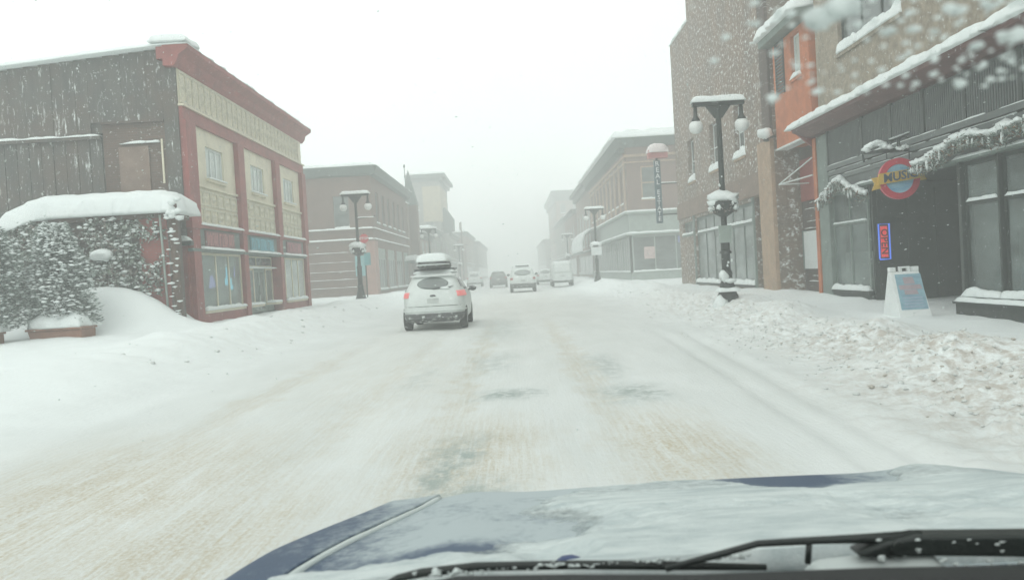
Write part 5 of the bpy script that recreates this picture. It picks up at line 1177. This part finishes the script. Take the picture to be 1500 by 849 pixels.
# washer nozzle, cowl, wipers
MB().blob((.06, 1.24, hz(.06, 1.24)+.022), .022, (1.2, 1, .7), .1, 2).build('washer_nozzle', flat('blue_nozzle', (.03, .05, .13)), me_, smooth=True)
def cowl_top(x): return 1.176 - .009*sm(-.15, .2, x) - .0*(x) - .018*sm(.35, .9, x) - .06*sm(-.10, -.28, x)
m = MB(); top = []
poly = [(-.42+ i*.05) for i in range(36)]
vs = []
for x in poly:
    zt = cowl_top(x)-.016
    vs += [(x, .80, zt), (x, 1.02, zt-.004), (x, 1.10, zt-.05), (x, 1.17, 1.03), (x, 1.17, .95), (x, .80, .95)]
fs = []
for i in range(len(poly)-1):
    for j in range(6): fs.append((i*6+j, i*6+(j+1) % 6, (i+1)*6+(j+1) % 6, (i+1)*6+j))
fs += [tuple(range(6)), tuple((len(poly)-1)*6+j for j in range(6))[::-1]]
m.add(vs, fs).build('cowl', mplast2, me_, smooth=False)
w1 = MB(); w1.tube([(-.20, 1.04, 1.155), (-.17, 1.04, 1.168), (-.14, 1.04, 1.173), (-.07, 1.04, 1.177), (.06, 1.04, 1.172), (.18, 1.04, 1.164), (.3, 1.04, 1.155)], [.003, .005, .006, .006, .006, .006, .004], 8)
wb = w1.build('wiper_blade', mplast, me_, smooth=True)
w1 = MB(); w1.tube([(.165, 1.0, 1.175), (.22, 1.0, 1.187), (.28, 1.0, 1.2), (.35, 1.0, 1.2), (.40, 1.0, 1.199), (.48, 1.0, 1.198)], [.004, .0045, .0045, .005, .006, .008], 8); w1.tube([(.343, 1.0, 1.2), (.34, 1.0, 1.172)], .004, 6)
w1.build('wiper_arm', mplast, me_, smooth=True)
w1 = MB()
w1.prism([(.395, .985, 1.186), (.43, .985, 1.197), (.47, .985, 1.203), (.62, .985, 1.196), (.9, .985, 1.18), (.9, .985, 1.145), (.62, .985, 1.168), (.47, .985, 1.178), (.40, .985, 1.18)], (0, .03, 0)); w1.build('wiper_blade', mplast, me_, bev=.004)
MB().tube([(.445, .98, 1.19), (.445, 1.02, 1.19)], .009, 12).build('wiper_pivot', mplast, me_)
sn = MB(); random.seed(12)
sn.mound(.348, .50, .988, 1.03, 1.152, .024, res=.004, wav=.8, over=.002)
for i in range(0):
    t_ = random.random(); sn.blob((.35+.15*t_+R(-.004, .004), 1.005+R(-.01, .015), 1.165+.012*(1-t_)+R(-.005, .008)), R(.004, .009), (1.5, 1, .8), .4, 1)
for i in range(170):
    x = R(-.16, .28); sn.blob((x, 1.036+R(-.003, .003), 1.172+.004*N(x*20, 1)+R(-.001, .003)), R(.0015, .0045)*(.6+N(x*14, 3)), (1.8, 1, .8), .5, 1)
for i in range(45):
    x = R(.42, .85); sn.blob((x, .985+R(-.003, .003), 1.200-.047*(x-.42)+R(-.03, .002)), R(.001, .003), (1.8, 1, .8), .5, 1)
for i in range(60): sn.blob((R(-.16, -.12), 1.03+R(-.004, .004), 1.160+R(-.004, .004)), R(.003, .006), (1.4, 1, .8), .4, 1)
for i in range(120): sn.blob((R(-.1, .9), R(.98, 1.03), 0), .001, (1, 1, 1), .2, 1) if False else None
o = sn.build('wiper_snow', M['snowfine'], me_, smooth=True); o['kind'] = 'stuff'
gr = MB()
for i in range(500):
    x = R(-.12, .85); y = R(.96, 1.03); gr.blob((x, y, cowl_top(x)-.016+R(0, .004)), R(.0008, .002), (1.5, 1, .8), .4, 1)
o = gr.build('snow_grains', M['snowfine'], me_); o['kind'] = 'stuff'
dt = [(-.135, 1.14), (-.12, 1.219), (-.08, 1.2255), (.04, 1.2205), (.175, 1.2125), (.26, 1.211), (.37, 1.209), (.56, 1.201), (1.2, 1.165), (1.2, 1.05), (-.13, 1.05)]
MB().prism([(x, .55, z) for x, z in dt], (0, .33, 0)).build('dashboard', mplast2, me_)
# wet snow stuck to the top of the windscreen (plane rising back over the driver)
def ws(x, s): return Vector((x, 1.15-s*.78, 1.12+s*.62))    # s = distance up the glass
sn = MB(); random.seed(31)
nrm = Vector((0, -.62, -.78))
def stick(x, s, r, ex=1., ey=1.):
    c = ws(x, s); vs, fs = ICO[2]; o = Vector((R(0, 99), R(0, 99), R(0, 99)))
    ax, ay = Vector((1, 0, 0)), Vector((0, -.78, .62)); out_ = []
    for v in vs:
        k = r*(1+.7*noise.noise(v*1.3+o)); out_.append(c+ax*v.x*k*ex+ay*v.y*k*ey+nrm*v.z*k*.35)
    sn.add(out_, fs)
for i in range(330):
    x = .10+.24*random.random()**.6; s = .93-.085*random.random()**1.3
    if x < .17 and s < .88 and random.random() < .6: continue
    stick(x, s, R(.0006, .0021)*(1.7 if random.random() < .12 else 1), R(.9, 1.6), R(.7, 1.1))
for x, s, r, ex, ey in ((.175, .90, .008, 1.3, .8), (.185, .905, .008, 1.6, .7), (.30, .91, .008, 1.6, .7), (.32, .875, .008, 1.9, .9), (.29, .88, .006, 1.5, .8), (.335, .862, .006, 1.6, .8), (.26, .92, .005, 1.5, .8)): stick(x, s, r, ex, ey)
mw, nw, bw2 = newmat('wet_windscreen_snow'); bw2.inputs['Base Color'].default_value = (.85, .88, .87, 1); bw2.inputs['Roughness'].default_value = .6
trn = nw.nodes.new('ShaderNodeBsdfTranslucent'); trn.inputs[0].default_value = (.88, .92, .91, 1); mxs = nw.nodes.new('ShaderNodeMixShader')
kk_ = ramp(nw, ntex(nw, pos(nw), 300, 3), [(.3, g4(.4)), (.7, g4(.75))]); nw.links.new(kk_, mxs.inputs[0])
nw.links.new(bw2.outputs[0], mxs.inputs[1]); nw.links.new(trn.outputs[0], mxs.inputs[2]); nw.links.new(mxs.outputs[0], nw.nodes['Material Output'].inputs[0])
o = sn.build('windscreen_snow', mw, me_, smooth=True); o['kind'] = 'stuff'

# ================================================================== falling snow
fl = MB(); random.seed(77)
oct_v = [Vector(v) for v in ((1,0,0),(-1,0,0),(0,1,0),(0,-1,0),(0,0,1),(0,0,-1))]; oct_f = [(0,2,4),(2,1,4),(1,3,4),(3,0,4),(2,0,5),(1,2,5),(3,1,5),(0,3,5)]
for i in range(7500):
    y = 6+32*random.random()**.75; x = R(-.68, .68)*y; z = R(.2, 1.6+.42*y)
    if x < -10.2 or x > 9.6 or z > 14: continue
    if z < gh(x, y)+.1 or (abs(x) < .5*y*.45 and random.random() < .6): continue
    r = R(.003, .008); e = Matrix.Rotation(R(-.5, .1), 3, 'Y')
    sc3 = Vector((R(1, 2.2), 1, R(.7, 1)))
    fl.add([Vector((x, y, z))+e @ Vector((v.x*sc3.x*r, v.y*r, v.z*sc3.z*r)) for v in oct_v], oct_f)
tag(fl.build('falling_snow', M['snowfine'], None), 'wind-blown snowflakes in the air over the street', 'snow', kind='stuff')

# ================================================================== haze: even blowing snow
hm = bpy.data.materials.new('blowing_snow_haze'); hm.use_nodes = True; hn = hm.node_tree; hn.nodes.clear()
ho = hn.nodes.new('ShaderNodeOutputMaterial'); hv = hn.nodes.new('ShaderNodeVolumePrincipled')
hv.inputs['Color'].default_value = (.985, 1.0, .99, 1); hv.inputs['Density'].default_value = .0081; hv.inputs['Anisotropy'].default_value = .0
hn.links.new(hv.outputs[0], ho.inputs['Volume'])
hb_ = MB().box(-250, 250, -85, 630, -1.0, 20.5).build('haze', hm, None); tag(hb_, kind='stuff'); hb_['label'] = 'pale blowing-snow haze over the whole street'; hb_['category'] = 'haze'
